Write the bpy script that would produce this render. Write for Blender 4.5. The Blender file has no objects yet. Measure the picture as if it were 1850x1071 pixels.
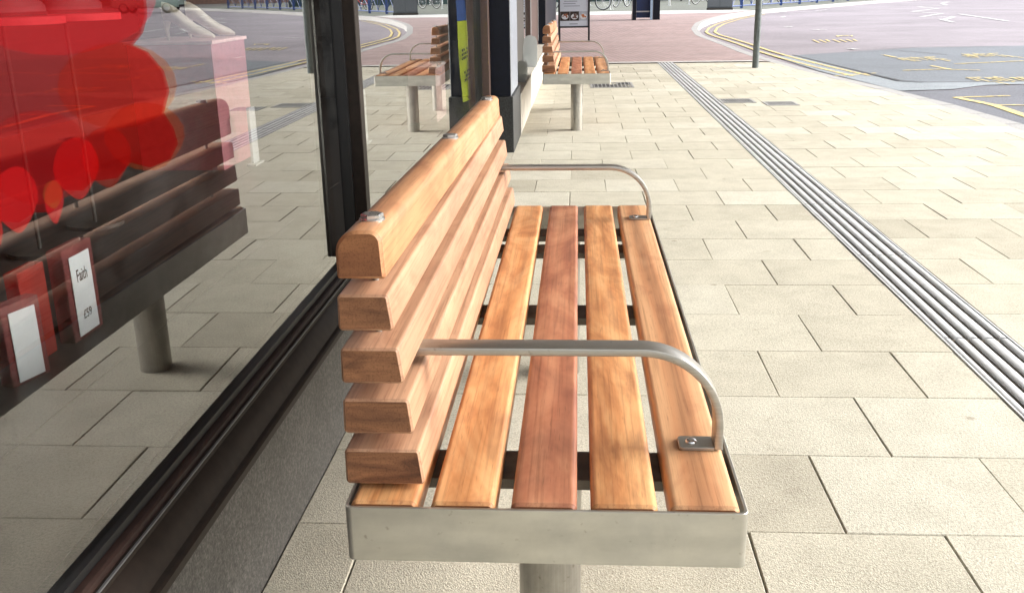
import bpy, math, random
from mathutils import Vector, Matrix
R = math.radians
sc = bpy.context.scene
col = sc.collection
rng = random.Random(7)

# ------------------------------------------------------------------ helpers
class MB:
    """collects faces; build() links them as ONE mesh object"""
    def __init__(s):
        s.v, s.f, s.m, s.c = [], [], [], []
    def add(s, vs, fs, mi=0, colr=None):
        b = len(s.v)
        s.v += [tuple(v) for v in vs]
        for f in fs:
            s.f.append(tuple(b + i for i in f)); s.m.append(mi); s.c.append(colr)
    def quad(s, a, b, c, d, mi=0, colr=None):
        s.add([a, b, c, d], [(0, 1, 2, 3)], mi, colr)
    def box(s, x0, x1, y0, y1, z0, z1, mi=0, bev=0.0):
        if bev <= 0:
            vs = [(x, y, z) for x in (x0, x1) for y in (y0, y1) for z in (z0, z1)]
            s.add(vs, [(0, 1, 3, 2), (4, 6, 7, 5), (0, 4, 5, 1), (2, 3, 7, 6), (0, 2, 6, 4), (1, 5, 7, 3)], mi)
        else:
            s.extrude([(x0, z0), (x1, z0), (x1, z1), (x0, z1)], y0, y1, mi, mi, rad=bev, seg=2, endbev=bev * .7)
    def extrude(s, prof, y0, y1, mi=0, me=None, rad=0, seg=4, endbev=0.0, axis='y', rads=None):
        """prof: polygon in (x,z), extruded along y, rounded corners, softened ends"""
        me = mi if me is None else me
        p = round_poly(prof, rads if rads else [rad] * len(prof), seg)
        n = len(p)
        ys = [(y0, endbev), (y0 + endbev, 0), (y1 - endbev, 0), (y1, endbev)] if endbev > 0 else [(y0, 0), (y1, 0)]
        rings = []
        for y, ins in ys:
            q = inset(p, ins) if ins > 0 else p
            rings.append([(a, y, b) for a, b in q])
        vs = [v for r_ in rings for v in r_]
        fs = []
        for k in range(len(rings) - 1):
            for i in range(n):
                j = (i + 1) % n
                fs.append((k * n + i, k * n + j, (k + 1) * n + j, (k + 1) * n + i))
        if axis == 'x':   # profile in (y,z), extruded along x
            vs = [(v[1], v[0], v[2]) for v in vs]
        elif axis == 'z': # profile in (x,y), extruded along z
            vs = [(v[0], v[2], v[1]) for v in vs]
        s.add(vs, fs, mi)
        last = (len(rings) - 1) * n
        b = len(s.v) - len(vs)
        s.f.append(tuple(b + i for i in range(n))[::-1]); s.m.append(me); s.c.append(None)
        s.f.append(tuple(b + last + i for i in range(n))); s.m.append(me); s.c.append(None)
    def tube(s, pts, r, n=12, mi=0, cap=True):
        pts = [Vector(p) for p in pts]
        rr = r if isinstance(r, (list, tuple)) else [r] * len(pts)
        rings = []
        prev = None
        for i, p in enumerate(pts):
            d = (pts[min(i + 1, len(pts) - 1)] - pts[max(i - 1, 0)]).normalized()
            if prev is None:
                u = d.cross(Vector((0, 0, 1)))
                if u.length < 1e-4: u = d.cross(Vector((0, 1, 0)))
            else:
                u = prev - d * prev.dot(d)
            u.normalize(); prev = u
            w = d.cross(u)
            rings.append([p + rr[i] * (math.cos(2 * math.pi * k / n) * u + math.sin(2 * math.pi * k / n) * w) for k in range(n)])
        vs = [v for q in rings for v in q]
        fs = [(k * n + i, k * n + (i + 1) % n, (k + 1) * n + (i + 1) % n, (k + 1) * n + i) for k in range(len(rings) - 1) for i in range(n)]
        if cap:
            fs += [tuple(range(n))[::-1], tuple((len(rings) - 1) * n + i for i in range(n))]
        s.add(vs, fs, mi)
    def cyl(s, x, y, z0, z1, r, n=24, mi=0, r2=None):
        s.tube([(x, y, z0), (x, y, z1)], [r, r if r2 is None else r2], n, mi)
    def torus(s, c, ax, R1, r1, n=32, m=8, mi=0):
        ax = Vector(ax).normalized(); u = ax.orthogonal().normalized(); w = ax.cross(u); c = Vector(c)
        vs = []
        for i in range(n):
            a = 2 * math.pi * i / n; d = math.cos(a) * u + math.sin(a) * w
            for j in range(m):
                b = 2 * math.pi * j / m
                vs.append(c + d * (R1 + r1 * math.cos(b)) + ax * r1 * math.sin(b))
        s.add(vs, [(i * m + j, ((i + 1) % n) * m + j, ((i + 1) % n) * m + (j + 1) % m, i * m + (j + 1) % m) for i in range(n) for j in range(m)], mi)
    def loft(s, rings, mi=0, cap=True):
        n = len(rings[0]); vs = [v for q in rings for v in q]
        fs = [(k * n + i, k * n + (i + 1) % n, (k + 1) * n + (i + 1) % n, (k + 1) * n + i) for k in range(len(rings) - 1) for i in range(n)]
        if cap: fs += [tuple(range(n))[::-1], tuple((len(rings) - 1) * n + i for i in range(n))]
        s.add(vs, fs, mi)
    def build(s, name, mats, parent=None, smooth=35, kind=None):
        me = bpy.data.meshes.new(name)
        me.from_pydata(s.v, [], s.f)
        if not isinstance(mats, (list, tuple)): mats = [mats]
        for m in mats: me.materials.append(m)
        me.polygons.foreach_set('material_index', s.m)
        if any(c is not None for c in s.c):
            at = me.color_attributes.new('tone', 'FLOAT_COLOR', 'CORNER')
            for p in me.polygons:
                c = s.c[p.index] or 0.5
                for li in p.loop_indices: at.data[li].color = (c, c, c, 1)
        import bmesh
        bm = bmesh.new(); bm.from_mesh(me)
        bmesh.ops.recalc_face_normals(bm, faces=bm.faces)
        bm.to_mesh(me); bm.free()
        if smooth:
            me.polygons.foreach_set('use_smooth', [True] * len(me.polygons))
            me.set_sharp_from_angle(angle=R(smooth))
        o = bpy.data.objects.new(name, me); col.objects.link(o)
        if parent: o.parent = parent
        if kind: o['kind'] = kind
        return o

def round_poly(pts, rads, seg):
    if not any(rads): return list(pts)
    out = []; n = len(pts)
    for i, p in enumerate(pts):
        r = rads[i]
        if r <= 0: out.append(p); continue
        P = Vector(p); A = Vector(pts[i - 1]) - P; B = Vector(pts[(i + 1) % n]) - P
        la, lb = A.length, B.length; A.normalize(); B.normalize()
        ang = A.angle(B); d = min(r / math.tan(ang / 2), la * .49, lb * .49); rr = d * math.tan(ang / 2)
        C = P + (A + B).normalized() * (rr / math.sin(ang / 2))
        s_ = P + A * d - C; e_ = P + B * d - C
        a0 = math.atan2(s_.y, s_.x); a1 = math.atan2(e_.y, e_.x)
        da = (a1 - a0 + math.pi) % (2 * math.pi) - math.pi
        for k in range(seg + 1):
            a = a0 + da * k / seg
            out.append((C.x + rr * math.cos(a), C.y + rr * math.sin(a)))
    return out

def inset(p, d):
    n = len(p); out = []
    area = sum(p[i][0] * p[(i + 1) % n][1] - p[(i + 1) % n][0] * p[i][1] for i in range(n))
    sg = 1 if area > 0 else -1
    for i in range(n):
        a = Vector(p[i - 1]); b = Vector(p[i]); c = Vector(p[(i + 1) % n])
        e1 = (b - a); e2 = (c - b)
        if e1.length < 1e-9: e1 = e2
        if e2.length < 1e-9: e2 = e1
        e1.normalize(); e2.normalize()
        nn = Vector((-(e1.y + e2.y), e1.x + e2.x)) * sg
        if nn.length < 1e-6: out.append(p[i]); continue
        nn.normalize()
        out.append((b.x + nn.x * d, b.y + nn.y * d))
    return out

def tag(o, label=None, cat=None, group=None, kind=None):
    if label: o['label'] = label
    if cat: o['category'] = cat
    if group: o['group'] = group
    if kind: o['kind'] = kind
    return o
def empty(name, loc=(0, 0, 0), rz=0, label=None, cat=None, group=None):
    o = bpy.data.objects.new(name, None); col.objects.link(o)
    o.location = loc; o.rotation_euler = (0, 0, rz); o.empty_display_size = .1
    return tag(o, label, cat, group)
def kids(o): return [c for c in bpy.data.objects if c.parent == o]
def copy_tree(o, parent=None):
    c = o.copy(); col.objects.link(c)
    if parent: c.parent = parent
    for ch in kids(o): copy_tree(ch, c)
    return c

# ------------------------------------------------------------------ materials
def newmat(name):
    m = bpy.data.materials.new(name); m.use_nodes = True
    nt = m.node_tree; nt.nodes.clear()
    out = nt.nodes.new('ShaderNodeOutputMaterial')
    b = nt.nodes.new('ShaderNodeBsdfPrincipled')
    nt.links.new(b.outputs[0], out.inputs[0])
    return m, nt, b, out
def N(nt, t, **kw):
    n = nt.nodes.new('ShaderNode' + t)
    for k, v in kw.items():
        if k in n.inputs.keys(): n.inputs[k].default_value = v
        else: setattr(n, k, v)
    return n
def ramp(nt, src, stops):
    r = nt.nodes.new('ShaderNodeValToRGB')
    while len(r.color_ramp.elements) > len(stops): r.color_ramp.elements.remove(r.color_ramp.elements[-1])
    while len(r.color_ramp.elements) < len(stops): r.color_ramp.elements.new(1)
    for e, (p, c) in zip(r.color_ramp.elements, stops):
        e.position = p; e.color = (*c, 1) if len(c) == 3 else c
    nt.links.new(src, r.inputs[0]); return r
def coords(nt, scale, kind='Object', rot=(0, 0, 0)):
    tc = nt.nodes.new('ShaderNodeTexCoord'); mp = nt.nodes.new('ShaderNodeMapping')
    mp.inputs['Scale'].default_value = scale; mp.inputs['Rotation'].default_value = rot
    nt.links.new(tc.outputs[kind], mp.inputs[0]); return mp.outputs[0]
def mix(nt, fac, a, b, mode='MIX'):
    m = nt.nodes.new('ShaderNodeMix'); m.data_type = 'RGBA'; m.blend_type = mode
    for i, v in ((0, fac), (6, a), (7, b)):
        if hasattr(v, 'links'): nt.links.new(v, m.inputs[i])
        else: m.inputs[i].default_value = v if i == 0 else ((*v, 1) if len(v) == 3 else v)
    return m.outputs[2]
def bump(nt, b, h, strength=.3, dist=.002):
    n = nt.nodes.new('ShaderNodeBump'); n.inputs['Strength'].default_value = strength; n.inputs['Distance'].default_value = dist
    nt.links.new(h, n.inputs['Height']); nt.links.new(n.outputs[0], b.inputs['Normal'])

def plain(name, c, rough=.6, metal=0, var=.12, scale=30, bmp=0.0, spec=.5, coat=0):
    m, nt, b, out = newmat(name)
    nz = N(nt, 'TexNoise', Scale=scale, Detail=6.0); nt.links.new(coords(nt, (1, 1, 1)), nz.inputs['Vector'])
    lo = tuple(x * (1 - var) for x in c); hi = tuple(min(1, x * (1 + var)) for x in c)
    r = ramp(nt, nz.outputs[0], [(.3, lo), (.7, hi)])
    nt.links.new(r.outputs[0], b.inputs['Base Color'])
    b.inputs['Roughness'].default_value = rough; b.inputs['Metallic'].default_value = metal
    b.inputs['Specular IOR Level'].default_value = spec; b.inputs['Coat Weight'].default_value = coat
    if bmp: bump(nt, b, nz.outputs[0], bmp)
    return m

def wood(name, dark, mid, light, figure=1.0, rough=.42, streak=.5):
    """oiled hardwood; the grain runs along the object's y axis"""
    m, nt, b, out = newmat(name)
    oi = nt.nodes.new('ShaderNodeObjectInfo')
    tc = nt.nodes.new('ShaderNodeTexCoord')
    off = N(nt, 'VectorMath', operation='MULTIPLY_ADD')
    cmb = N(nt, 'CombineXYZ')
    mm = N(nt, 'Math', operation='MULTIPLY'); mm.inputs[1].default_value = 37.0
    nt.links.new(oi.outputs['Random'], mm.inputs[0])
    for i in range(3): nt.links.new(mm.outputs[0], cmb.inputs[i])
    nt.links.new(tc.outputs['Object'], off.inputs[0]); off.inputs[1].default_value = (1, 1, 1); nt.links.new(cmb.outputs[0], off.inputs[2])
    def mp(s):
        q = nt.nodes.new('ShaderNodeMapping'); q.inputs['Scale'].default_value = s; nt.links.new(off.outputs[0], q.inputs[0]); return q.outputs[0]
    big = N(nt, 'TexNoise', Scale=1.0, Detail=3.0, Roughness=.58, Distortion=2.2 * figure); nt.links.new(mp((7.5, 2.0, 7.5)), big.inputs['Vector'])
    wv = N(nt, 'TexWave', wave_type='BANDS', bands_direction='X', Scale=1.0, Distortion=5.5 * figure, Detail=3.0)
    wv.inputs['Detail Scale'].default_value = .9
    nt.links.new(mp((5.0, .9, 5.0)), wv.inputs['Vector'])
    fine = N(nt, 'TexNoise', Scale=1.0, Detail=8.0, Roughness=.65); nt.links.new(mp((190, 3.2, 190)), fine.inputs['Vector'])
    pore = N(nt, 'TexNoise', Scale=1.0, Detail=2.0); nt.links.new(mp((420, 22, 420)), pore.inputs['Vector'])
    base = ramp(nt, big.outputs[0], [(.33, dark), (.48, mid), (.64, light)])
    wr = ramp(nt, wv.outputs[0], [(0, tuple(x * .68 for x in mid)), (.5, mid), (1, light)])
    c1 = mix(nt, streak, base.outputs[0], wr.outputs[0])
    fr = ramp(nt, fine.outputs[0], [(.34, (.62, .56, .52)), (.50, (1, 1, 1)), (.68, (1.08, 1.08, 1.07))])
    c2 = mix(nt, .8, c1, fr.outputs[0], 'MULTIPLY')
    pr = ramp(nt, pore.outputs[0], [(.27, (.45, .38, .33)), (.36, (1, 1, 1))])
    c3 = mix(nt, .45, c2, pr.outputs[0], 'MULTIPLY')
    # weathered blotches of darker oil
    bl = N(nt, 'TexNoise', Scale=1.0, Detail=4.0, Roughness=.6, Distortion=.6); nt.links.new(mp((16, 7, 16)), bl.inputs['Vector'])
    br = ramp(nt, bl.outputs[0], [(.34, (.62, .46, .44)), (.47, (1, 1, 1))])
    c4 = mix(nt, .40, c3, br.outputs[0], 'MULTIPLY')
    # a few small knots and nicks
    kn = N(nt, 'TexVoronoi', Scale=1.0, feature='F1'); nt.links.new(mp((13, 4.5, 13)), kn.inputs['Vector'])
    kr = ramp(nt, kn.outputs['Distance'], [(.0, (.30, .2, .16)), (.05, (.55, .42, .36)), (.085, (1, 1, 1))])
    c5 = mix(nt, .35, c4, kr.outputs[0], 'MULTIPLY')
    nt.links.new(c5, b.inputs['Base Color'])
    rr = ramp(nt, big.outputs[0], [(.3, (rough + .1,) * 3), (.7, (rough - .06,) * 3)])
    nt.links.new(rr.outputs[0], b.inputs['Roughness'])
    bump(nt, b, fine.outputs[0], .18, .0012)
    return m

def wood_end(name, dark, light, sc_=1.0):
    m, nt, b, out = newmat(name)
    oi = nt.nodes.new('ShaderNodeObjectInfo'); tc = nt.nodes.new('ShaderNodeTexCoord')
    mm = N(nt, 'Math', operation='MULTIPLY'); mm.inputs[1].default_value = 23.0; nt.links.new(oi.outputs['Random'], mm.inputs[0])
    cmb = N(nt, 'CombineXYZ')
    for i in (0, 2): nt.links.new(mm.outputs[0], cmb.inputs[i])
    off = N(nt, 'VectorMath', operation='ADD'); nt.links.new(tc.outputs['Object'], off.inputs[0]); nt.links.new(cmb.outputs[0], off.inputs[1])
    mp = nt.nodes.new('ShaderNodeMapping'); mp.inputs['Scale'].default_value = (9 * sc_, 1, 52 * sc_); mp.inputs['Rotation'].default_value = (0, R(7), 0); nt.links.new(off.outputs[0], mp.inputs[0])
    nz = N(nt, 'TexNoise', Scale=1.0, Detail=6.0, Roughness=.6, Distortion=1.2); nt.links.new(mp.outputs[0], nz.inputs['Vector'])
    f = N(nt, 'TexNoise', Scale=420.0, Detail=3.0); nt.links.new(off.outputs[0], f.inputs['Vector'])
    r = ramp(nt, nz.outputs[0], [(.30, dark), (.48, tuple((a + c) / 2 for a, c in zip(dark, light))), (.7, light)])
    fr = ramp(nt, f.outputs[0], [(.33, (.62, .58, .55)), (.5, (1, 1, 1))])
    nt.links.new(mix(nt, .7, r.outputs[0], fr.outputs[0], 'MULTIPLY'), b.inputs['Base Color'])
    b.inputs['Roughness'].default_value = .6; bump(nt, b, f.outputs[0], .2, .001)
    return m

def steel(name, c=(.60, .58, .54), rough=.34, along=(4, 300, 300), stain=.35, metal=1.0):
    m, nt, b, out = newmat(name)
    br = N(nt, 'TexNoise', Scale=1.0, Detail=4.0); nt.links.new(coords(nt, along), br.inputs['Vector'])
    st = N(nt, 'TexNoise', Scale=9.0, Detail=7.0, Roughness=.65, Distortion=.4); nt.links.new(coords(nt, (1, 1, 1)), st.inputs['Vector'])
    r1 = ramp(nt, st.outputs[0], [(.3, tuple(x * (1 - stain) for x in c)), (.62, c)])
    r2 = ramp(nt, br.outputs[0], [(.3, (.86, .86, .86)), (.7, (1.05, 1.05, 1.05))])
    sp = N(nt, 'TexNoise', Scale=70.0, Detail=3.0); nt.links.new(coords(nt, (1, 1, 1)), sp.inputs['Vector'])
    r3 = ramp(nt, sp.outputs[0], [(.26, (.55, .5, .45)), (.34, (1, 1, 1))])
    nt.links.new(mix(nt, .6, mix(nt, 1.0, r1.outputs[0], r2.outputs[0], 'MULTIPLY'), r3.outputs[0], 'MULTIPLY'), b.inputs['Base Color'])
    b.inputs['Metallic'].default_value = metal
    rr = ramp(nt, st.outputs[0], [(.3, (min(1, rough + .16),) * 3), (.7, (rough,) * 3)])
    nt.links.new(rr.outputs[0], b.inputs['Roughness'])
    bump(nt, b, br.outputs[0], .05, .0006)
    return m

W_AMBER = wood('wood_amber', (0.314, 0.123, 0.047), (0.560, 0.253, 0.096), (0.699, 0.394, 0.179), 1.5)
W_RED = wood('wood_red', (0.230, 0.080, 0.045), (0.377, 0.148, 0.078), (0.497, 0.239, 0.130), 1.3, streak=.4)
W_STRIPE = wood('wood_striped', (0.314, 0.132, 0.058), (0.507, 0.241, 0.112), (0.682, 0.403, 0.211), .75, streak=.8)
W_BACK = wood('wood_back', (0.339, 0.167, 0.095), (0.471, 0.262, 0.155), (0.554, 0.339, 0.210), .55, .5, streak=.6)
W_TOP = wood('wood_top_rail', (0.355, 0.141, 0.058), (0.491, 0.226, 0.101), (0.576, 0.313, 0.163), .8, .45, streak=.5)
W_END = wood_end('wood_end_grain', (.10, .038, .017), (.34, .150, .066))
W_ENDTOP = wood_end('wood_end_top', (.20, .072, .027), (.33, .135, .052), .6)
W_ENDSEAT = wood_end('wood_end_seat', (.20, .070, .027), (.36, .14, .052), .8)
STEEL = steel('brushed_steel')
STEEL_B = steel('brushed_steel_band', (.60, .585, .53), .34, (9, 9, 30), .16)
STEEL_LEG = steel('steel_post', (.46, .44, .40), .33, (200, 200, 5), .35)
STEEL_ARM = steel('steel_arm', (.50, .48, .44), .32, (6, 300, 300), .2)
STEEL_DRAIN = steel('drain_metal', (.74, .75, .76), .48, (200, 3, 200), .22, .45)
BRIGHT = steel('bolt_metal', (.68, .68, .67), .22, (60, 60, 60), .2)
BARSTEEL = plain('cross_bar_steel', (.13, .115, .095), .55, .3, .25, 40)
DARKSTEEL = plain('dark_bracket', (.06, .055, .05), .5, .6)

def paving(name):
    m, nt, b, out = newmat(name)
    at = nt.nodes.new('ShaderNodeVertexColor'); at.layer_name = 'tone'
    c0 = coords(nt, (1, 1, 1))
    grit = N(nt, 'TexNoise', Scale=150.0, Detail=6.0, Roughness=.75); nt.links.new(c0, grit.inputs['Vector'])
    spk = N(nt, 'TexVoronoi', Scale=310.0); nt.links.new(c0, spk.inputs['Vector'])
    med = N(nt, 'TexNoise', Scale=7.0, Detail=7.0, Roughness=.62); nt.links.new(c0, med.inputs['Vector'])
    big = N(nt, 'TexNoise', Scale=.9, Detail=4.0, Roughness=.6); nt.links.new(c0, big.inputs['Vector'])
    st = N(nt, 'TexNoise', Scale=3.3, Detail=8.0, Roughness=.7, Distortion=.5); nt.links.new(c0, st.inputs['Vector'])
    tone = ramp(nt, at.outputs[0], [(0, (.415, .390, .318)), (.5, (.498, .472, .392)), (1, (.555, .535, .460))])
    g = ramp(nt, grit.outputs[0], [(.33, (.64, .62, .58)), (.5, (1, 1, 1)), (.66, (1.22, 1.21, 1.18))])
    mm = ramp(nt, med.outputs[0], [(.30, (.87, .865, .85)), (.6, (1.03, 1.03, 1.02))])
    bb = ramp(nt, big.outputs[0], [(.32, (.92, .915, .91)), (.65, (1.02, 1.02, 1.02))])
    ss = ramp(nt, st.outputs[0], [(.26, (.55, .50, .45)), (.36, (1, 1, 1))])
    vv = ramp(nt, spk.outputs['Distance'], [(.0, (.80, .78, .76)), (.28, (1, 1, 1))])
    c = mix(nt, 1, tone.outputs[0], g.outputs[0], 'MULTIPLY'); c = mix(nt, 1, c, mm.outputs[0], 'MULTIPLY')
    c = mix(nt, 1, c, bb.outputs[0], 'MULTIPLY'); c = mix(nt, .75, c, ss.outputs[0], 'MULTIPLY'); c = mix(nt, .7, c, vv.outputs[0], 'MULTIPLY')
    # spots of chewing gum and dirt
    gum = N(nt, 'TexVoronoi', Scale=2.6); nt.links.new(c0, gum.inputs['Vector'])
    gr = ramp(nt, gum.outputs['Distance'], [(.02, (.5, .46, .42)), (.045, (1, 1, 1))])
    c = mix(nt, .7, c, gr.outputs[0], 'MULTIPLY')
    nt.links.new(c, b.inputs['Base Color']); b.inputs['Roughness'].default_value = .86; b.inputs['Specular IOR Level'].default_value = .3
    h = N(nt, 'Math', operation='ADD'); nt.links.new(grit.outputs[0], h.inputs[0]); nt.links.new(spk.outputs['Distance'], h.inputs[1])
    bump(nt, b, h.outputs[0], .42, .0026)
    return m
PAVING = paving('buff_paving')
JOINT = plain('joint_sand', (.13, .112, .088), .95, 0, .3, 120)
def brick_mat():
    m, nt, b, out = newmat('pink_block_paving')
    c0 = coords(nt, (1, 1, 1), rot=(0, 0, R(81)))
    bt = N(nt, 'TexBrick', Scale=1.0); nt.links.new(c0, bt.inputs['Vector'])
    bt.inputs['Brick Width'].default_value = .21; bt.inputs['Row Height'].default_value = .105
    bt.inputs['Mortar Size'].default_value = .006; bt.inputs['Mortar Smooth'].default_value = .2
    bt.inputs['Color1'].default_value = (.34, .25, .24, 1); bt.inputs['Color2'].default_value = (.30, .215, .205, 1); bt.inputs['Mortar'].default_value = (.17, .13, .13, 1)
    nz = N(nt, 'TexNoise', Scale=1.3, Detail=7.0, Roughness=.65); nt.links.new(coords(nt, (1, 1, 1)), nz.inputs['Vector'])
    r = ramp(nt, nz.outputs[0], [(.3, (.78, .78, .79)), (.65, (1.06, 1.05, 1.05))])
    g = N(nt, 'TexNoise', Scale=160.0, Detail=3.0); nt.links.new(coords(nt, (1, 1, 1)), g.inputs['Vector'])
    gr = ramp(nt, g.outputs[0], [(.35, (.85, .85, .85)), (.6, (1.05, 1.05, 1.05))])
    nt.links.new(mix(nt, 1, mix(nt, 1, bt.outputs['Color'], r.outputs[0], 'MULTIPLY'), gr.outputs[0], 'MULTIPLY'), b.inputs['Base Color'])
    b.inputs['Roughness'].default_value = .85; bump(nt, b, bt.outputs['Fac'], -.3, .004)
    return m
BRICK = brick_mat()
def asphalt(name, c, var=.18):
    m, nt, b, out = newmat(name)
    c0 = coords(nt, (1, 1, 1))
    g = N(nt, 'TexVoronoi', Scale=95.0); nt.links.new(c0, g.inputs['Vector'])
    f = N(nt, 'TexNoise', Scale=150.0, Detail=4.0); nt.links.new(c0, f.inputs['Vector'])
    bg = N(nt, 'TexNoise', Scale=.35, Detail=8.0, Roughness=.65, Distortion=.4); nt.links.new(c0, bg.inputs['Vector'])
    r1 = ramp(nt, g.outputs['Distance'], [(.05, tuple(x * 1.45 for x in c)), (.32, c), (.6, tuple(x * .6 for x in c))])
    r2 = ramp(nt, bg.outputs[0], [(.3, (1 - var,) * 3), (.7, (1 + var,) * 3)])
    r3 = ramp(nt, f.outputs[0], [(.35, (.8, .8, .8)), (.65, (1.15, 1.15, 1.15))])
    nt.links.new(mix(nt, 1, mix(nt, 1, r1.outputs[0], r2.outputs[0], 'MULTIPLY'), r3.outputs[0], 'MULTIPLY'), b.inputs['Base Color'])
    b.inputs['Roughness'].default_value = .88; bump(nt, b, g.outputs['Distance'], .5, .005)
    return m
ROAD = asphalt('purple_asphalt', (.300, .266, .294), .22)
PATCH = asphalt('blue_grey_asphalt', (.185, .205, .232))
PATCHL = asphalt('pale_trench_asphalt', (.31, .345, .375))
ROADN = asphalt('grey_asphalt', (.165, .172, .202))
FARGROUND = asphalt('far_ground', (.16, .15, .14))
COBBLE = asphalt('mossy_setts', (.17, .18, .15))
def worn(name, c, w0=.42, w1=.60):
    m, nt, b, out = newmat(name)
    nz = N(nt, 'TexNoise', Scale=14.0, Detail=7.0, Roughness=.7); nt.links.new(coords(nt, (1, 1, 1)), nz.inputs['Vector'])
    r = ramp(nt, nz.outputs[0], [(w0, (.22, .2, .21)), (w1, c)])
    nt.links.new(r.outputs[0], b.inputs['Base Color']); b.inputs['Roughness'].default_value = .8
    return m
WHITEP = worn('white_road_paint', (.75, .75, .73))
YELLOWP = worn('yellow_road_paint', (.70, .55, .18), .38, .56)
KERB = plain('granite_kerb', (.33, .325, .32), .8, 0, .25, 60, .3)
CONC = plain('pale_concrete', (.50, .49, .47), .85, 0, .15, 18, .2)
MORTAR = plain('mortar_fill', (.43, .41, .355), .9, 0, .22, 24, .3)
def granite(name, c, sc_=170):
    m, nt, b, out = newmat(name)
    v = N(nt, 'TexVoronoi', Scale=float(sc_)); nt.links.new(coords(nt, (1, 1, 1)), v.inputs['Vector'])
    n2 = N(nt, 'TexNoise', Scale=90.0, Detail=4.0); nt.links.new(coords(nt, (1, 1, 1)), n2.inputs['Vector'])
    n3 = N(nt, 'TexNoise', Scale=5.0, Detail=6.0, Roughness=.6); nt.links.new(coords(nt, (1, 1, 1)), n3.inputs['Vector'])
    r = ramp(nt, v.outputs['Color'], [(.2, tuple(x * .55 for x in c)), (.5, c), (.85, tuple(min(1, x * 1.5) for x in c))])
    r2 = ramp(nt, n2.outputs[0], [(.35, (.6, .6, .6)), (.65, (1.3, 1.3, 1.3))])
    r3 = ramp(nt, n3.outputs[0], [(.3, (.7, .7, .68)), (.65, (1.1, 1.1, 1.1))])
    nt.links.new(mix(nt, 1, mix(nt, 1, r.outputs[0], r2.outputs[0], 'MULTIPLY'), r3.outputs[0], 'MULTIPLY'), b.inputs['Base Color'])
    b.inputs['Roughness'].default_value = .55
    return m
GRANITE = granite('grey_granite', (.074, .070, .065), 300)
GRANITE_D = granite('dark_granite', (.030, .032, .033), 260)
STONE = plain('pale_stone', (.55, .52, .46), .6, 0, .12, 8)
BRONZE = plain('bronze_frame', (.019, .013, .010), .55, .0, .25, 40, .05, .22)
BEAD = plain('red_brown_bead', (.030, .016, .013), .5, .0, .25, 40, .05, .25)
BROWN = plain('brown_frame', (.080, .048, .040), .42, 0, .12, 40)
GASKET = plain('black_gasket', (.006, .006, .007), .45)
TRIM = plain('pale_trim', (.50, .52, .55), .35, .5)
NAVY = plain('navy_cladding', (.004, .006, .014), .35, 0, .2, 25, 0, .25)
GREYFRAME = plain('inner_frame', (.24, .24, .22), .6)
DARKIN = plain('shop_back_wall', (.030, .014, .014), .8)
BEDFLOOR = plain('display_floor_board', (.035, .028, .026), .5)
WALLP = plain('upper_wall_render', (.38, .36, .33), .85, 0, .1, 10)
SOFFIT = plain('canopy_soffit', (.56, .555, .54), .8)
PINK = plain('pink_plinth_paint', (.34, .115, .14), .55)
PINKD = plain('plinth_shade_and_stand_pink', (.55, .11, .14), .6)  # shade put into the plinth's end colour; stand tops share it
PALEPINK = plain('pale_pink_paint', (.66, .42, .41), .6)
WHITE = plain('white_card', (.78, .80, .82), .6, 0, .04)
BLACK = plain('black_ink', (.01, .01, .012), .6)
CREAM = plain('cream_leather', (.50, .45, .37), .45)
TAN = plain('tan_sole', (.34, .2, .12), .55)
GREYLEATHER = plain('grey_leather', (.10, .12, .14), .5)
BLUE = plain('blue_paint', (.025, .06, .20), .4)
BLUEGREY = plain('pale_blue_strip', (.35, .48, .62), .4)
CABGREY = plain('dark_cabinet_paint', (.06, .07, .08), .5)
POLE = plain('grey_pole_paint', (.12, .14, .14), .45, .2, .25, 18)
RUBBER = plain('tyre_rubber', (.012, .012, .013), .8)
CHROME = steel('bike_metal', (.6, .62, .64), .25, (20, 20, 20), .2)
TEAL = plain('dark_teal_hoarding', (.02, .05, .05), .6, 0, .3, 3)
CARP = plain('pale_green_car_paint', (.42, .55, .46), .3, 0, .03, 5, 0, .5, .8)
WINDARK = plain('dark_car_glass', (.01, .012, .014), .08)
REDLAMP = plain('red_lamp', (.4, .02, .02), .25)
REDP = plain('red_paint', (.5, .03, .03), .4)
ORANGEP = plain('orange_paint', (.6, .2, .02), .4)
FARBRICK = plain('far_brick', (.26, .15, .11), .9, 0, .25, 4)

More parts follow.
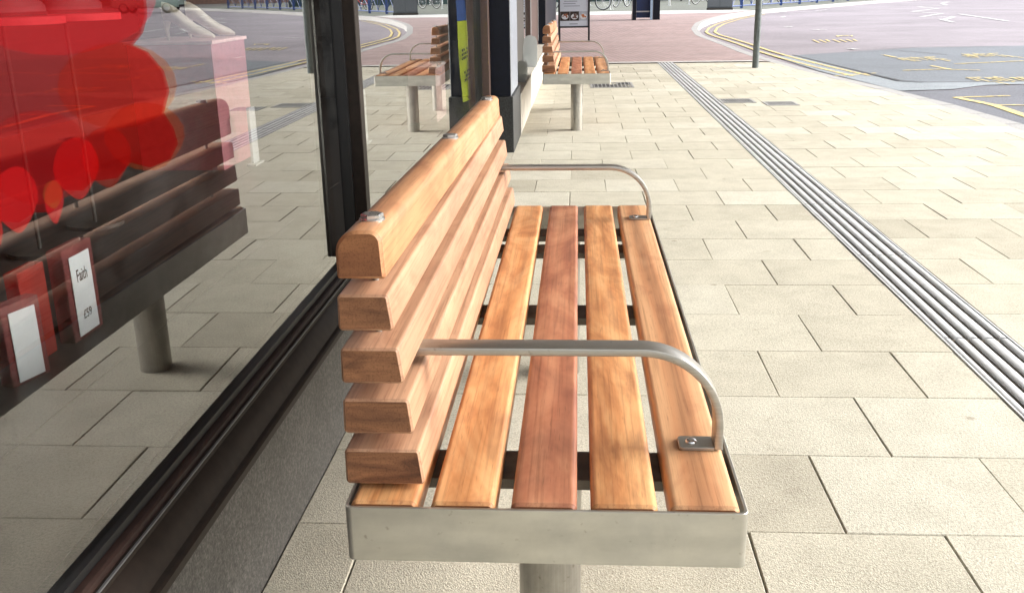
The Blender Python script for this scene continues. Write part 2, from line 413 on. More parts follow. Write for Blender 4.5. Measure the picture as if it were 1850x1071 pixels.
def glass_front():
    """front of a double glazed unit: the mirror reflection of its four surfaces, clear otherwise"""
    m = bpy.data.materials.new('double_glazing'); m.use_nodes = True; nt = m.node_tree; nt.nodes.clear()
    out = nt.nodes.new('ShaderNodeOutputMaterial')
    fr = N(nt, 'Fresnel'); fr.inputs[0].default_value = 1.52
    a = N(nt, 'Math', operation='MULTIPLY'); a.inputs[1].default_value = 2.8; nt.links.new(fr.outputs[0], a.inputs[0])
    b = N(nt, 'Math', operation='MULTIPLY_ADD'); b.inputs[1].default_value = 1.8; b.inputs[2].default_value = 1; nt.links.new(fr.outputs[0], b.inputs[0])
    d = N(nt, 'Math', operation='DIVIDE', use_clamp=True); nt.links.new(a.outputs[0], d.inputs[0]); nt.links.new(b.outputs[0], d.inputs[1])
    gl = N(nt, 'BsdfGlossy', Roughness=0.0); gl.inputs['Color'].default_value = (.97, .98, .97, 1)
    tr = N(nt, 'BsdfTransparent'); tr.inputs['Color'].default_value = (.90, .92, .91, 1)
    mx = N(nt, 'MixShader'); nt.links.new(d.outputs[0], mx.inputs[0]); nt.links.new(tr.outputs[0], mx.inputs[1]); nt.links.new(gl.outputs[0], mx.inputs[2])
    # faint wipe marks and dust on the pane
    n = N(nt, 'TexNoise', Scale=3.0, Detail=6.0, Roughness=.7); nt.links.new(coords(nt, (1, 1, 2)), n.inputs['Vector'])
    r = ramp(nt, n.outputs[0], [(.45, (0, 0, 0)), (.8, (.035, .035, .035))])
    df = N(nt, 'BsdfDiffuse'); df.inputs[0].default_value = (.6, .6, .58, 1)
    m2 = N(nt, 'MixShader'); nt.links.new(r.outputs[0], m2.inputs[0]); nt.links.new(mx.outputs[0], m2.inputs[1]); nt.links.new(df.outputs[0], m2.inputs[2])
    nt.links.new(m2.outputs[0], out.inputs[0]); return m
def clear(name, c, refl=1.45, haze=0.0, hc=(.8, .8, .8)):
    m = bpy.data.materials.new(name); m.use_nodes = True; nt = m.node_tree; nt.nodes.clear()
    out = nt.nodes.new('ShaderNodeOutputMaterial')
    lw = N(nt, 'LayerWeight'); lw.inputs[0].default_value = .35
    pw = N(nt, 'Math', operation='MULTIPLY_ADD', use_clamp=True); pw.inputs[1].default_value = .55; pw.inputs[2].default_value = .05; nt.links.new(lw.outputs['Fresnel'], pw.inputs[0])
    gl = N(nt, 'BsdfGlossy', Roughness=.03); tr = N(nt, 'BsdfTransparent'); tr.inputs[0].default_value = (*c, 1)
    mx = N(nt, 'MixShader'); nt.links.new(pw.outputs[0], mx.inputs[0]); nt.links.new(tr.outputs[0], mx.inputs[1]); nt.links.new(gl.outputs[0], mx.inputs[2])
    if haze:
        df = N(nt, 'BsdfDiffuse'); df.inputs[0].default_value = (*hc, 1)
        m2 = N(nt, 'MixShader'); m2.inputs[0].default_value = haze; nt.links.new(mx.outputs[0], m2.inputs[1]); nt.links.new(df.outputs[0], m2.inputs[2]); mx = m2
    nt.links.new(mx.outputs[0], out.inputs[0]); return m
GLASS = glass_front()
CLEARPANE = clear('clear_inner_pane', (1, 1, 1)); 
_n = CLEARPANE.node_tree; _o = [x for x in _n.nodes if x.type == 'OUTPUT_MATERIAL'][0]; _t = [x for x in _n.nodes if x.type == 'BSDF_TRANSPARENT'][0]; _n.links.new(_t.outputs[0], _o.inputs[0])
ACRYL = clear('clear_acrylic', (.94, .95, .96), haze=.10, hc=(.75, .8, .85))
ACRYL_P = clear('rosy_acrylic', (.90, .62, .62), haze=.22, hc=(.7, .22, .22))
ACRYL_R = clear('red_acrylic', (.80, .22, .20), haze=.35, hc=(.75, .10, .08))
ACRYL_W = clear('frosted_acrylic', (.93, .95, .95), haze=.28, hc=(.92, .94, .95))
def film(name, c, fd):
    """tinted see-through vinyl: filters what is behind it, and scatters some light in its own colour"""
    m = bpy.data.materials.new(name); m.use_nodes = True; nt = m.node_tree; nt.nodes.clear()
    out = nt.nodes.new('ShaderNodeOutputMaterial')
    nz = N(nt, 'TexNoise', Scale=6.0, Detail=4.0); nt.links.new(coords(nt, (1, 1, 1)), nz.inputs['Vector'])
    r = ramp(nt, nz.outputs[0], [(.3, tuple(x * .9 for x in c)), (.7, c)])
    df = N(nt, 'BsdfDiffuse'); tr = N(nt, 'BsdfTransparent'); gl = N(nt, 'BsdfGlossy', Roughness=.0)
    nt.links.new(r.outputs[0], df.inputs[0]); tr.inputs[0].default_value = (.98, (.58 if fd == .025 else .88) + c[1] * .6, (.57 if fd == .025 else .86) + c[2] * .6, 1)
    mx = N(nt, 'MixShader'); mx.inputs[0].default_value = fd; nt.links.new(tr.outputs[0], mx.inputs[1]); nt.links.new(df.outputs[0], mx.inputs[2])
    nt.links.new(mx.outputs[0], out.inputs[0]); return m

# ------------------------------------------------------------------ ground
def sheet(name, pts, z, mat, kind='structure'):
    m = MB(); m.add([(x, y, z) for x, y in pts], [tuple(range(len(pts)))]); return m.build(name, mat, None, 0, kind)
sheet('ground', [(-400, -400), (400, -400), (400, 400), (-400, 400)], -.06, FARGROUND)
kerb_line = [(3.55, -30), (3.5, 2), (3.47, 7.0), (3.47, 7.9), (3.42, 9.2), (3.28, 10.7), (3.10, 12.2), (2.97, 13.6), (2.85, 15.4), (2.80, 17), (2.80, 19), (2.77, 21.0), (2.73, 22.5),
             (2.80, 24.0), (3.15, 26.2), (3.7, 28.8), (4.74, 32.6), (6.3, 37.0), (8.2, 40.6), (10.4, 44.4), (13.2, 49.2), (16.6, 54.6), (21, 61), (30, 74), (60, 110)]
road = sheet('road', [(x - .06, y) for x, y in kerb_line] + [(120, 150), (120, -30)], -.012, ROAD)
# road surface repairs, each a sheet 4 mm above the one below
sheet('road_repair_near', [(3.44, 9.0), (3.3, 10.45), (3.9, 10.55), (4.4, 10.95), (6.2, 11.1), (11, 11.0), (11, 2), (3.46, 2)], -.008, ROADN)
sheet('road_repair_trench', [(3.02, 15.7), (3.33, 15.85), (3.53, 12.6), (3.6, 11.5), (3.8, 11.32), (4.5, 11.28), (5.3, 11.4), (5.3, 11.12), (4.4, 11.0), (3.9, 10.6), (3.32, 10.5), (3.08, 13.0)], -.004, PATCHL)
sheet('road_repair_dark', [(3.35, 15.95), (4.4, 16.6), (5.7, 17.4), (8.5, 17.6), (12, 17.2), (12, 11.5), (5.35, 11.42), (4.5, 11.32), (3.83, 11.36), (3.64, 11.55), (3.57, 12.6)], -.008, PATCH)
seam = MB()
def strip(mb, pts, w, z, mi=0):
    for a, b in zip(pts[:-1], pts[1:]):
        a = Vector((*a, z)); b = Vector((*b, z)); d = (b - a).normalized(); nrm = Vector((-d.y, d.x, 0)) * w / 2
        mb.quad(a - nrm, b - nrm, b + nrm, a + nrm, mi)
strip(seam, [(3.35, 15.95), (3.57, 12.6), (3.66, 11.6), (3.86, 11.34), (4.5, 11.3), (5.35, 11.4)], .035, .0005)
strip(seam, [(4.3, 16.55), (5.8, 17.45), (7.2, 17.35)], .03, .0005); strip(seam, [(5.2, 16.6), (5.6, 15.6)], .03, .0005)
seam.build('road_seam', plain('tar_seam', (.03, .03, .032), .8), None, 0, 'structure')
def offs(pts, d):
    out = []
    for i, p in enumerate(pts):
        a = Vector(pts[max(i - 1, 0)]); b = Vector(pts[min(i + 1, len(pts) - 1)]); t = (b - a).normalized()
        out.append((p[0] + t.y * d, p[1] - t.x * d))
    return out
yl = MB()
bend = [p for p in kerb_line if 11.9 < p[1] < 37.5]
for d in (.20, .40): strip(yl, offs(bend, d), .06, -.0005 if d < .3 else 0.0)
yl2 = [((3.70, 8.1), (3.76, 9.2), (3.66, 9.85)), ((3.66, 9.85), (4.2, 9.93)), ((3.78, 9.2), (4.06, 9.16)),
       ((3.06, 12.26), (3.68, 12.6)), ((4.11, 12.93), (4.69, 13.06)), ((4.68, 13.62), (4.72, 12.98), (5.02, 12.82)), ((5.08, 13.86), (6.22, 14.25)), ((6.22, 14.25), (6.24, 13.75)),
       ((6.5, 14.15), (7.12, 14.4)), ((7.12, 14.4), (7.15, 13.9)), ((7.3, 14.5), (8.4, 14.9)), ((5.85, 15.66), (5.83, 15.04)), ((4.68, 15.73), (4.7, 15.17)),
       ((3.72, 6.0), (3.7, 8.1)), ((3.7, 6.0), (4.25, 6.05))]
for k, s_ in enumerate(yl2): strip(yl, s_, .09 if k in (0, 13) else .055, -.0035 + k * .00012)
# worn letters of the bus bay, only strokes are left
for (cx_, cy_) in ((4.95, 14.95), (4.78, 11.5), (6.05, 15.3)):
    for k in range(9):
        x = cx_ - .30 + .075 * k; y = cy_ + rng.uniform(-.35, .25); l = rng.uniform(.35, .75)
        strip(yl, [(x, y - l / 2), (x + rng.uniform(-.05, .05), y + l / 2)], .026, -.0012 + k * .0002)
        if k % 3 == 0: strip(yl, [(x, y + l * .4), (x + .17, y + l * .45)], .06, .0008 + k * .0002)
for (cx_, cy_, sx, sy) in ((4.95, 19.7, .9, .8), (5.5, 21.4, .35, .3)):
    for k in range(7): strip(yl, [(cx_ - sx / 2 + sx * k / 7, cy_ - sy / 2 + rng.uniform(-.2, .2)), (cx_ - sx / 2 + sx * k / 7 + .1, cy_ + sy / 2)], .04, -.0012 + k * .0002)
yl.build('yellow_road_marking', YELLOWP, None, 0, 'structure')
wl = MB()
zz = [(18.6, 52.5), (17.2, 49.5), (16.2, 46.0), (14.2, 43.6), (14.0, 40.6), (12.0, 37.4), (12.0, 34.4), (10.5, 31.9), (11.4, 31.6), (10.3, 29.3)]
strip(wl, zz, .15, -.003)
strip(wl, [(9.9, 27.4), (10.3, 29.6)], .12, -.0015)
for s_ in (((11.37, 27.6), (12.38, 33.9)), ((12.34, 23.2), (12.74, 25.1)), ((10.9, 22.6), (11.24, 25.5)), ((11.45, 23.0), (10.9, 22.62)), ((4.57, 17.35), (4.66, 17.1)), ((10.9, 17.5), (11.1, 20.0)),
           ((30, 66), (33, 71)), ((27, 66.5), (30, 71.5)), ((36, 74), (39, 79)), ((33, 75), (36.5, 80)), ((41, 79), (44, 85)), ((7.4, 38.6), (8.0, 39.6)), ((9.2, 40.2), (10.0, 41.6)), ((6.6, 33.5), (6.9, 34.4)), ((5.2, 26.0), (5.5, 26.4)), ((5.5, 24.2), (5.9, 24.5))):
    strip(wl, s_, .12, -.002)
wl.build('white_road_marking', WHITEP, None, 0, 'structure')

# buff slabs, every slab a slightly uneven block with a soft rim
bed = [(-.66, -4), (-.66, 14.72), (1.2, 14.72), (2.62, 14.72)] + [(x, y) for x, y in reversed(kerb_line) if y < 14.7]
sheet('pavement_bed', [(-.9, -4), (-.9, 15.0), (2.86, 15.0)] + [(x - .02, y) for x, y in reversed(kerb_line) if -4 < y < 14.9] + [(3.5, -4)], -.0075, JOINT)
def kerb_x(y):
    for (x0, y0), (x1, y1) in zip(kerb_line[:-1], kerb_line[1:]):
        if y0 <= y <= y1: return x0 + (x1 - x0) * (y - y0) / (y1 - y0)
    return 3.5
pv = MB()
DR0, DR1 = 1.154, 1.374
def slab(x0, x1, y0, y1):
    if x1 - x0 < .03: return
    g = rng.choice((.0003, .0004, .0006, .0010, .0018)); z = rng.uniform(-.0012, .0012); b = .0022
    tl = [rng.uniform(-.0008, .0008) for _ in range(4)]
    tone = min(1, max(0, rng.gauss(.5, .22)))
    j = lambda: rng.uniform(-.0012, .0012)
    o = [(x0 + g + j(), y0 + g + j()), (x1 - g + j(), y0 + g + j()), (x1 - g + j(), y1 - g + j()), (x0 + g + j(), y1 - g + j())]
    i = [(o[0][0] + b, o[0][1] + b), (o[1][0] - b, o[1][1] + b), (o[2][0] - b, o[2][1] - b), (o[3][0] + b, o[3][1] - b)]
    vs = [(p[0], p[1], z + tl[k]) for k, p in enumerate(i)] + [(p[0], p[1], z + tl[k] - .0025) for k, p in enumerate(o)] + [(p[0], p[1], -.03) for p in o]
    pv.add(vs, [(0, 1, 2, 3)] + [(k, 4 + k, 4 + (k + 1) % 4, (k + 1) % 4) for k in range(4)] + [(4 + k, 8 + k, 8 + (k + 1) % 4, 4 + (k + 1) % 4) for k in range(4)], 0, tone)
ROW = .3527
for r in range(-13, 37):
    y0 = 1.814 + (r - 1) * ROW; y1 = y0 + ROW
    if y1 > 14.75: break
    ph = .355 if (r % 2 == 0) else .557      # row 1.814..2.165 (r=1) has its joint at .557
    kx = kerb_x((y0 + y1) / 2) - .13
    k0 = math.floor((-.62 - ph) / .4)
    xs = [ph + .4 * k for k in range(k0, 14)]
    left_lim = -.60 if y0 < 7.5 else -.45
    for a, b_ in zip(xs[:-1], xs[1:]):
        for lo, hi, dy in ((left_lim, DR0 - .003, 0.0), (DR1 + .003, kx, .02)):
            x0, x1 = max(a, lo), min(b_, hi)
            if x1 > x0: slab(x0, x1, y0 + dy, y1 + dy)
pv.build('pavement', PAVING, None, 0, 'structure')
# flush kerb stones along the slabs, then an upstand round the bend
kb = MB(); pts = kerb_line
def sub(pts, step):
    out = []
    for a, b in zip(pts[:-1], pts[1:]):
        n = max(1, int((Vector(b) - Vector(a)).length / step))
        for k in range(n): out.append((a[0] + (b[0] - a[0]) * k / n, a[1] + (b[1] - a[1]) * k / n))
    return out + [pts[-1]]
def sm(t): t = max(0, min(1, t)); return t * t * (3 - 2 * t)
def rise(y): return .13 * sm((y - 21.5) / 4.5)
kp = sub([p for p in kerb_line if -4 < p[1] < 75], .45); ki = offs(kp, -.15)
for k in range(len(kp) - 1):
    (ax, ay), (bx, by) = kp[k], kp[k + 1]; (cx_, cy_), (dx_, dy_) = ki[k], ki[k + 1]
    f = .012; L = lambda p, q, t: (p[0] + (q[0] - p[0]) * t, p[1] + (q[1] - p[1]) * t)
    a = L(kp[k], kp[k + 1], f); b = L(kp[k], kp[k + 1], 1 - f); c = L(ki[k], ki[k + 1], f); d = L(ki[k], ki[k + 1], 1 - f)
    z0, z1 = rise(a[1]) + rng.uniform(-.001, .001), rise(b[1])
    t = rng.uniform(.3, .8)
    kb.add([(*a, z0), (*b, z1), (*d, z1), (*c, z0), (*a, -.05), (*b, -.05), (*d, -.05), (*c, -.05)], [(0, 1, 2, 3), (0, 4, 5, 1), (3, 2, 6, 7), (0, 3, 7, 4), (1, 5, 6, 2)], 0)
kb.build('kerb', KERB, None, 0, 'structure')
# pink block footway beyond, rising gently behind the kerb
fw = MB(); ys = [14.72 + .5 * k for k in range(0, 47)]
rows = []
def kx_in(y):
    best = None
    for (x0, y0), (x1, y1) in zip(ki[:-1], ki[1:]):
        if y0 <= y <= y1: best = x0 + (x1 - x0) * (y - y0) / max(1e-6, y1 - y0)
    return best if best is not None else 3
for y in ys:
    xr = kx_in(y); xl = -.9 if y < 24 else -9
    rows.append([(xl + (xr - xl) * k / 12, y, rise(y) - .002) for k in range(13)])
for a, b in zip(rows[:-1], rows[1:]):
    for k in range(12): fw.quad(a[k], a[k + 1], b[k + 1], b[k])
fw.build('block_footway', BRICK, None, 0, 'structure')
sheet('pavement_edging', [(-.45, 14.70), (-.45, 14.86), (2.68, 14.86), (2.72, 14.70)], .004, CONC)
sheet('path', [(-3, 35.4), (-3, 38.8), (5.6, 38.8), (6.3, 37.6), (5.2, 35.0), (3.0, 34.6)], .134, CONC)
sheet('far_footway', [(-9, 37.8), (6.6, 37.8), (9.6, 43.6), (12.4, 48.4), (15.9, 54.0), (24, 66), (24, 90), (-60, 90), (-60, 37.8)], .128, COBBLE)
sheet('back_footway', [(-60, 24.2), (-9, 24.2), (-9, 38), (-60, 38)], .126, COBBLE)
# ------------------------------------------------------------------ drain channel and gratings
dr = empty('drain_channel', (1.264, 8, 0), 0, 'long pale metal drain channel with ribbed cover running along the slabs', 'drain')
tr_ = MB(); tr_.box(-.108, -.103, -12, 6.7, -.05, .002); tr_.box(.103, .108, -12, 6.7, -.05, .002); tr_.box(-.103, .103, -12, 6.7, -.05, -.035)
tr_.build('channel_trough', STEEL_DRAIN, dr, 0)
y = -12.0; 
while y < 6.6:
    y2 = min(y + 1.0, 6.7); d = MB()
    x = -.101
    for k, w in enumerate((.022, .031, .031, .036, .026)):
        prof = []
        for q in range(9):
            t = q / 8; prof.append((x + w * .9 * t, .0035 * math.sin(math.pi * t) ** .6 - .001))
        prof += [(x + w * .9, -.022), (x, -.022)]
        d.extrude(prof, y + .006, y2 - .006)
        x += w * .9 + .0172
    for q in range(4):
        yy = y + .12 + q * .25
        d.box(-.101, .101, yy, yy + .012, -.028, -.0225)
    d.build('channel_cover', STEEL_DRAIN, dr, 50); y = y2
bd = MB(); bd.box(-.103, .103, -12, 6.7, -.034, -.030); bd.build('channel_bed', plain('channel_dirt', (.05, .042, .036), .9, 0, .4, 60), dr, 0)
GRATE = plain('cast_iron_grate', (.34, .34, .335), .6, .4, .3, 60)
def grating(x, y, w, l, label):
    g = empty('drain_grating', (x, y, .001), 0, label, 'drain grating', 'small iron gratings set in the paving')
    f = MB()
    for a in (-1, 1):
        f.box(a * w / 2 - .014, a * w / 2 + .014, -l / 2, l / 2, -.02, .004)
        f.box(-w / 2 + .014, w / 2 - .014, a * (l / 2 - .014) - .014, a * (l / 2 - .014) + .014, -.02, .004)
    f.build('grating_frame', GRATE, g, 0)
    b = MB(); n = 10
    for k in range(n):
        xx = -w / 2 + .03 + (w - .06) * k / (n - 1); b.box(xx - .006, xx + .006, -l / 2 + .03, l / 2 - .03, -.02, .003)
    for k in (-.33, 0, .33): b.box(-w / 2 + .016, w / 2 - .016, k * l - .006, k * l + .006, -.019, .002)
    b.build('grating_bars', GRATE, g, 0)
    s_ = MB(); s_.quad((-w / 2, -l / 2, -.0005), (w / 2, -l / 2, -.0005), (w / 2, l / 2, -.0005), (-w / 2, l / 2, -.0005)); s_.build('grating_pit', BLACK, g, 0)
    return g
grating(1.53, 9.68, .30, .34, 'iron grating in the slabs right beside the drain channel')
grating(1.90, 9.42, .27, .30, 'iron grating in the slabs nearer the road than its twin')
grating(.38, 11.4, .46, .62, 'iron grating in the slabs behind the far bench')

# ------------------------------------------------------------------ benches
def make_bench():
    b = empty('bench', (-.041, 2.0, 0), 0, 'near wooden slatted bench on steel posts, filling the foreground', 'bench', 'wooden benches along the shop front')
    cx, cy = .041, -2.0
    # steel band round the seat
    def rect(x0, x1, y0, y1, r): return round_poly([(x0, y0), (x1, y0), (x1, y1), (x0, y1)], [r] * 4, 5)
    f = MB(); o = rect(-.260, .2575, -.900, .900, .010); i = rect(-.2555, .253, -.8955, .8955, .006); n = len(o)
    for (za, zb) in ((.376, .4535),):
        vs = [(x, y, za) for x, y in o] + [(x, y, zb - .0008) for x, y in o] + [(x + (0 if 0 else 0), y, zb) for x, y in inset(o, .0008)] + [(x, y, zb) for x, y in i] + [(x, y, za) for x, y in i]
        fs = []
        for k in range(n):
            j = (k + 1) % n
            for q in range(4): fs.append((q * n + k, q * n + j, (q + 1) * n + j, (q + 1) * n + k))
            fs.append((4 * n + k, 4 * n + j, j, k))
        f.add(vs, fs)
    f.build('seat_frame', STEEL_B, b, 40)
    # cross bars
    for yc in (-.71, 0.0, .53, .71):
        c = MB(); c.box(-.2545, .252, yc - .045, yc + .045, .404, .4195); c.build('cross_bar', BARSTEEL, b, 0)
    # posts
    for yc in (-.695, .695):
        p = MB(); p.cyl(0, yc, -.01, .4035, .0475, 40); p.build('leg', STEEL_LEG, b, 40)
    # seat slats
    edges = [(-.294, -.207), (-.189, -.106), (-.085, 0.0), (.018, .103), (.119, .2065)]
    mats = [W_AMBER, W_AMBER, W_RED, W_AMBER, W_STRIPE]
    for (x0, x1), m in zip(edges, mats):
        x0 += cx; x1 += cx; s_ = MB()
        s_.extrude([(x0, .4225), (x1, .4225), (x1, .4585), (x0, .4585)], -.893, .893, 0, 1, rads=[.003, .003, .009, .009], seg=5, endbev=.004)
        s_.build('seat_slat', [m, W_ENDSEAT], b, 40)
    # back slats, deeper towards the seat
    ya, yb_ = 1.14 - 2, 2.87 - 2
    def lean(mb, dx, dz):
        mb.v = [(x + dx * (y - ya) / (yb_ - ya), y, z + dz * (y - ya) / (yb_ - ya)) for x, y, z in mb.v]; return mb
    sl = [[(-.306, .465), (-.2005, .465), (-.2060, .5155), (-.3055, .5155)],
          [(-.304, .5385), (-.2115, .5385), (-.2165, .5870), (-.3025, .5870)],
          [(-.302, .6090), (-.2205, .6090), (-.2265, .6570), (-.3010, .6570)],
          [(-.301, .6805), (-.2300, .6805), (-.2357, .7280), (-.3000, .7280)]]
    for k, q in enumerate(sl):
        s_ = MB(); s_.extrude([(x + cx, z) for x, z in q], ya, yb_, 0, 1, rad=.0055, seg=4, endbev=.003)
        lean(s_, .012, .004).build('back_slat', [W_BACK, W_END], b, 40)
    s_ = MB(); s_.extrude([(-.298 + cx, .7485), (-.2370 + cx, .7485), (-.2400 + cx, .8100), (-.298 + cx, .8100)], ya, yb_, 0, 1, rads=[.004, .004, .016, .030], seg=8, endbev=.004)
    lean(s_, .008, -.020).build('top_slat', [W_TOP, W_ENDTOP], b, 40)
    # rods that carry the back, with hexagon heads on top
    for yr in (1.207 - 2, 1.97 - 2, 2.745 - 2):
        tt = (yr - ya) / (yb_ - ya); xr, zt = -.264 + cx + .010 * tt, .8100 - .020 * tt
        r_ = MB(); r_.cyl(xr, yr, .420, zt - .002, .0045, 14)
        rod = r_.build('support_rod', STEEL_LEG, b, 40)
        h = MB(); h.cyl(xr, yr, zt - .001, zt + .0018, .0165, 24)
        hexa = [(xr + .0150 * math.cos(math.pi * k / 3 + .3), yr + .0150 * math.sin(math.pi * k / 3 + .3)) for k in range(6)]
        h.extrude(hexa, zt + .0018, zt + .0078, axis='z', endbev=.0012)
        h.build('bolt', BRIGHT, b, 20)
    # arms: one bent flat bar each, with a foot plate and a screw
    for yc in (1.283 - 2, 2.715 - 2):
        a = MB(); path = [(-.285 + cx, .606)] + [(.02 + cx, .606)]
        Rr = .112; ax, az = .2 - Rr + cx, .606 - Rr
        for k in range(0, 17):
            t = math.pi / 2 * (1 - k / 16); path.append((ax + Rr * math.cos(t), az + Rr * math.sin(t)))
        path.append((.2 + cx, .4605))
        w, t_ = .019, .0115; rings = []
        for k, (x, z) in enumerate(path):
            p0 = Vector(path[max(0, k - 1)]); p1 = Vector(path[min(len(path) - 1, k + 1)]); d = (p1 - p0).normalized(); nn = Vector((-d.y, d.x))
            cs = round_poly([(-w, -t_ / 2), (w, -t_ / 2), (w, t_ / 2), (-w, t_ / 2)], [.0016] * 4, 2)
            rings.append([(x + nn.x * v, yc + u, z + nn.y * v) for u, v in cs])
        a.loft(rings); arm = a.build('armrest', STEEL_ARM, b, 30)
        f_ = MB(); f_.extrude(round_poly([(.145 + cx, yc - .019), (.194 + cx, yc - .019), (.194 + cx, yc + .019), (.145 + cx, yc + .019)], [.006, 0, 0, .006], 4), .4588, .4638, axis='z', endbev=.0008)
        f_.build('foot_plate', STEEL_ARM, arm, 30)
        sc_ = MB(); sx = .163 + cx
        prof = [(.0085, 0), (.0083, .0018), (.0066, .0036), (.0035, .0046), (.0012, .0048)]
        sc_.loft([[(sx + r_ * math.cos(2 * math.pi * k / 18), yc + r_ * math.sin(2 * math.pi * k / 18), .4640 + z) for k in range(18)] for r_, z in prof])
        sc_.build('screw', BRIGHT, arm, 40)
    return b
bench = make_bench()
far = copy_tree(bench); far.location = (-.012, 8.47, 0)
far['label'] = 'far wooden slatted bench on steel posts, standing beyond the stone pillar'

# ------------------------------------------------------------------ shop building
shop = empty('shop_building', (-.66, 2, 0), 0, 'dark framed shop front with wide glass windows, granite base and navy pillars', 'shop')
def part(mb, name, mat, parent=shop, smooth=35):
    o = mb.build(name, mat, None, smooth); o.parent = parent
    o.matrix_parent_inverse = Matrix.Translation(-Vector((-.66, 2, 0))) if parent == shop else Matrix.Identity(4)
    return o
m = MB(); 
for (ya, yb_) in ((-6, -2.9), (-2.9, -1.55), (-1.55, -.2), (-.2, 1.15), (1.15, 2.5), (2.5, 3.85), (3.85, 5.2), (5.2, 6.695)): m.box(-.95, -.60, ya + .0015, yb_ - .0015, -.02, .268)
part(m, 'granite_plinth', GRANITE, smooth=0)
m = MB(); m.extrude([(-.70, .27), (-.588, .27), (-.588, .283), (-.592, .2865), (-.6005, .2875), (-.604, .296), (-.612, .312), (-.622, .326), (-.628, .330), (-.628, .3365), (-.634, .3385), (-.70, .3385)], -6, 6.6)
part(m, 'window_sill', BRONZE, smooth=25)
m = MB(); m.extrude([(-.695, .339), (-.637, .339), (-.639, .3475), (-.643, .3505), (-.654, .352), (-.695, .352)], -6, 6.6); part(m, 'sill_bead', BEAD, smooth=25)
m = MB(); m.box(-.69, -.652, -6, 6.6, .3525, .366); part(m, 'glazing_gasket', GASKET, smooth=0)
m = MB(); m.box(-.632, -.6285, -6, 6.6, .3370, .3400); part(m, 'sill_strip', plain('sill_strip_metal', (.16, .16, .165), .5, .5), smooth=0)
def pane(y0, y1, x=-.663, z0=.366, z1=2.68):
    g = MB(); g.box(x - .024, x, y0, y1, z0, z1)
    for k, f in enumerate(g.f):
        if all(abs(g.v[i][0] - x) < 1e-6 for i in f): g.m[k] = 1
    return part(g, 'window_pane', [CLEARPANE, GLASS], smooth=0)
pane(-5.9, -1.575); pane(-1.485, 2.670); pane(2.760, 6.598)
for ym in (-1.53, 2.715):
    m = MB(); m.box(-.655, -.6005, ym - .024, ym + .024, .3525, 2.70, bev=.003); mu = part(m, 'mullion', BRONZE)
    m = MB(); m.box(-.666, -.634, ym - .036, ym - .0245, .3665, 2.68); m.box(-.666, -.634, ym + .0245, ym + .036, .3665, 2.68); part(m, 'mullion_gasket', GASKET, smooth=0)
    m = MB(); m.box(-.726, -.707, ym - .06, ym - .04, .3595, 2.68); part(m, 'inner_frame', GREYFRAME, smooth=0)  # added pale strip stands in for the trim's reflection in the glass
m = MB(); m.box(-.70, -.60, -6, 6.6, 2.70, 2.86); part(m, 'window_head', BRONZE, smooth=0)
m = MB(); m.box(-.70, -.592, 6.60, 6.70, .27, 2.86, bev=.003); part(m, 'window_jamb', BROWN)
m = MB(); m.box(-.667, -.64, 6.585, 6.5995, .36, 2.7); part(m, 'jamb_gasket', GASKET, smooth=0)
# pillar with granite foot
m = MB(); m.box(-.70, -.459, 6.72, 7.52, .382, 4.195, bev=.003); pil = part(m, 'pillar', NAVY)
m = MB(); m.box(-.70, -.442, 6.701, 7.56, -.02, .378, bev=.003); part(m, 'pillar_base', GRANITE_D)
m = MB(); m.box(-.4588, -.4545, 6.725, 6.745, .383, 4.195); part(m, 'pillar_trim', TRIM, smooth=0)
m = MB(); m.box(-.4588, -.4562, 6.76, 7.50, .383, 4.195); part(m, 'pillar_side_sheen', plain('pillar_sheen_pale_blue', (.30, .33, .38), .4, .3), smooth=0)  # pale sheet put in for daylight mirrored on the navy side
# front beyond the pillar
m = MB(); m.box(-.80, -.440, 7.575, 14.39, -.02, .305); part(m, 'stone_ledge', STONE, smooth=0)
m = MB(); m.box(-.66, -.57, 9.25, 10.55, .306, 2.86, bev=.003); part(m, 'door_panel', plain('grey_brown_frame', (.05, .045, .04), .5))
m = MB(); m.box(-.66, -.57, 12.0, 14.3, .306, 2.86, bev=.003); part(m, 'door_panel', BROWN)
for yy in (12.03, 14.2):
    m = MB(); m.box(-.5695, -.564, yy, yy + .06, .36, 2.8); part(m, 'panel_trim', TRIM, smooth=0)
pane(7.56, 9.24, -.60, .307); pane(10.56, 11.99, -.60, .307)
m = MB(); m.box(-.70, -.465, 14.31, 15.2, .306, 4.195, bev=.004); part(m, 'pillar', NAVY)
m = MB(); m.box(-.70, -.445, 14.40, 15.21, -.02, .304); part(m, 'pillar_base', GRANITE_D, smooth=0)
m = MB(); m.box(-.9, -.47, 15.22, 21.5, -.02, 4.195); part(m, 'side_wall', NAVY, smooth=0)
m = MB(); m.box(-.76, -.50, 7.53, 14.30, 2.87, 4.19); part(m, 'fascia', NAVY, smooth=0)
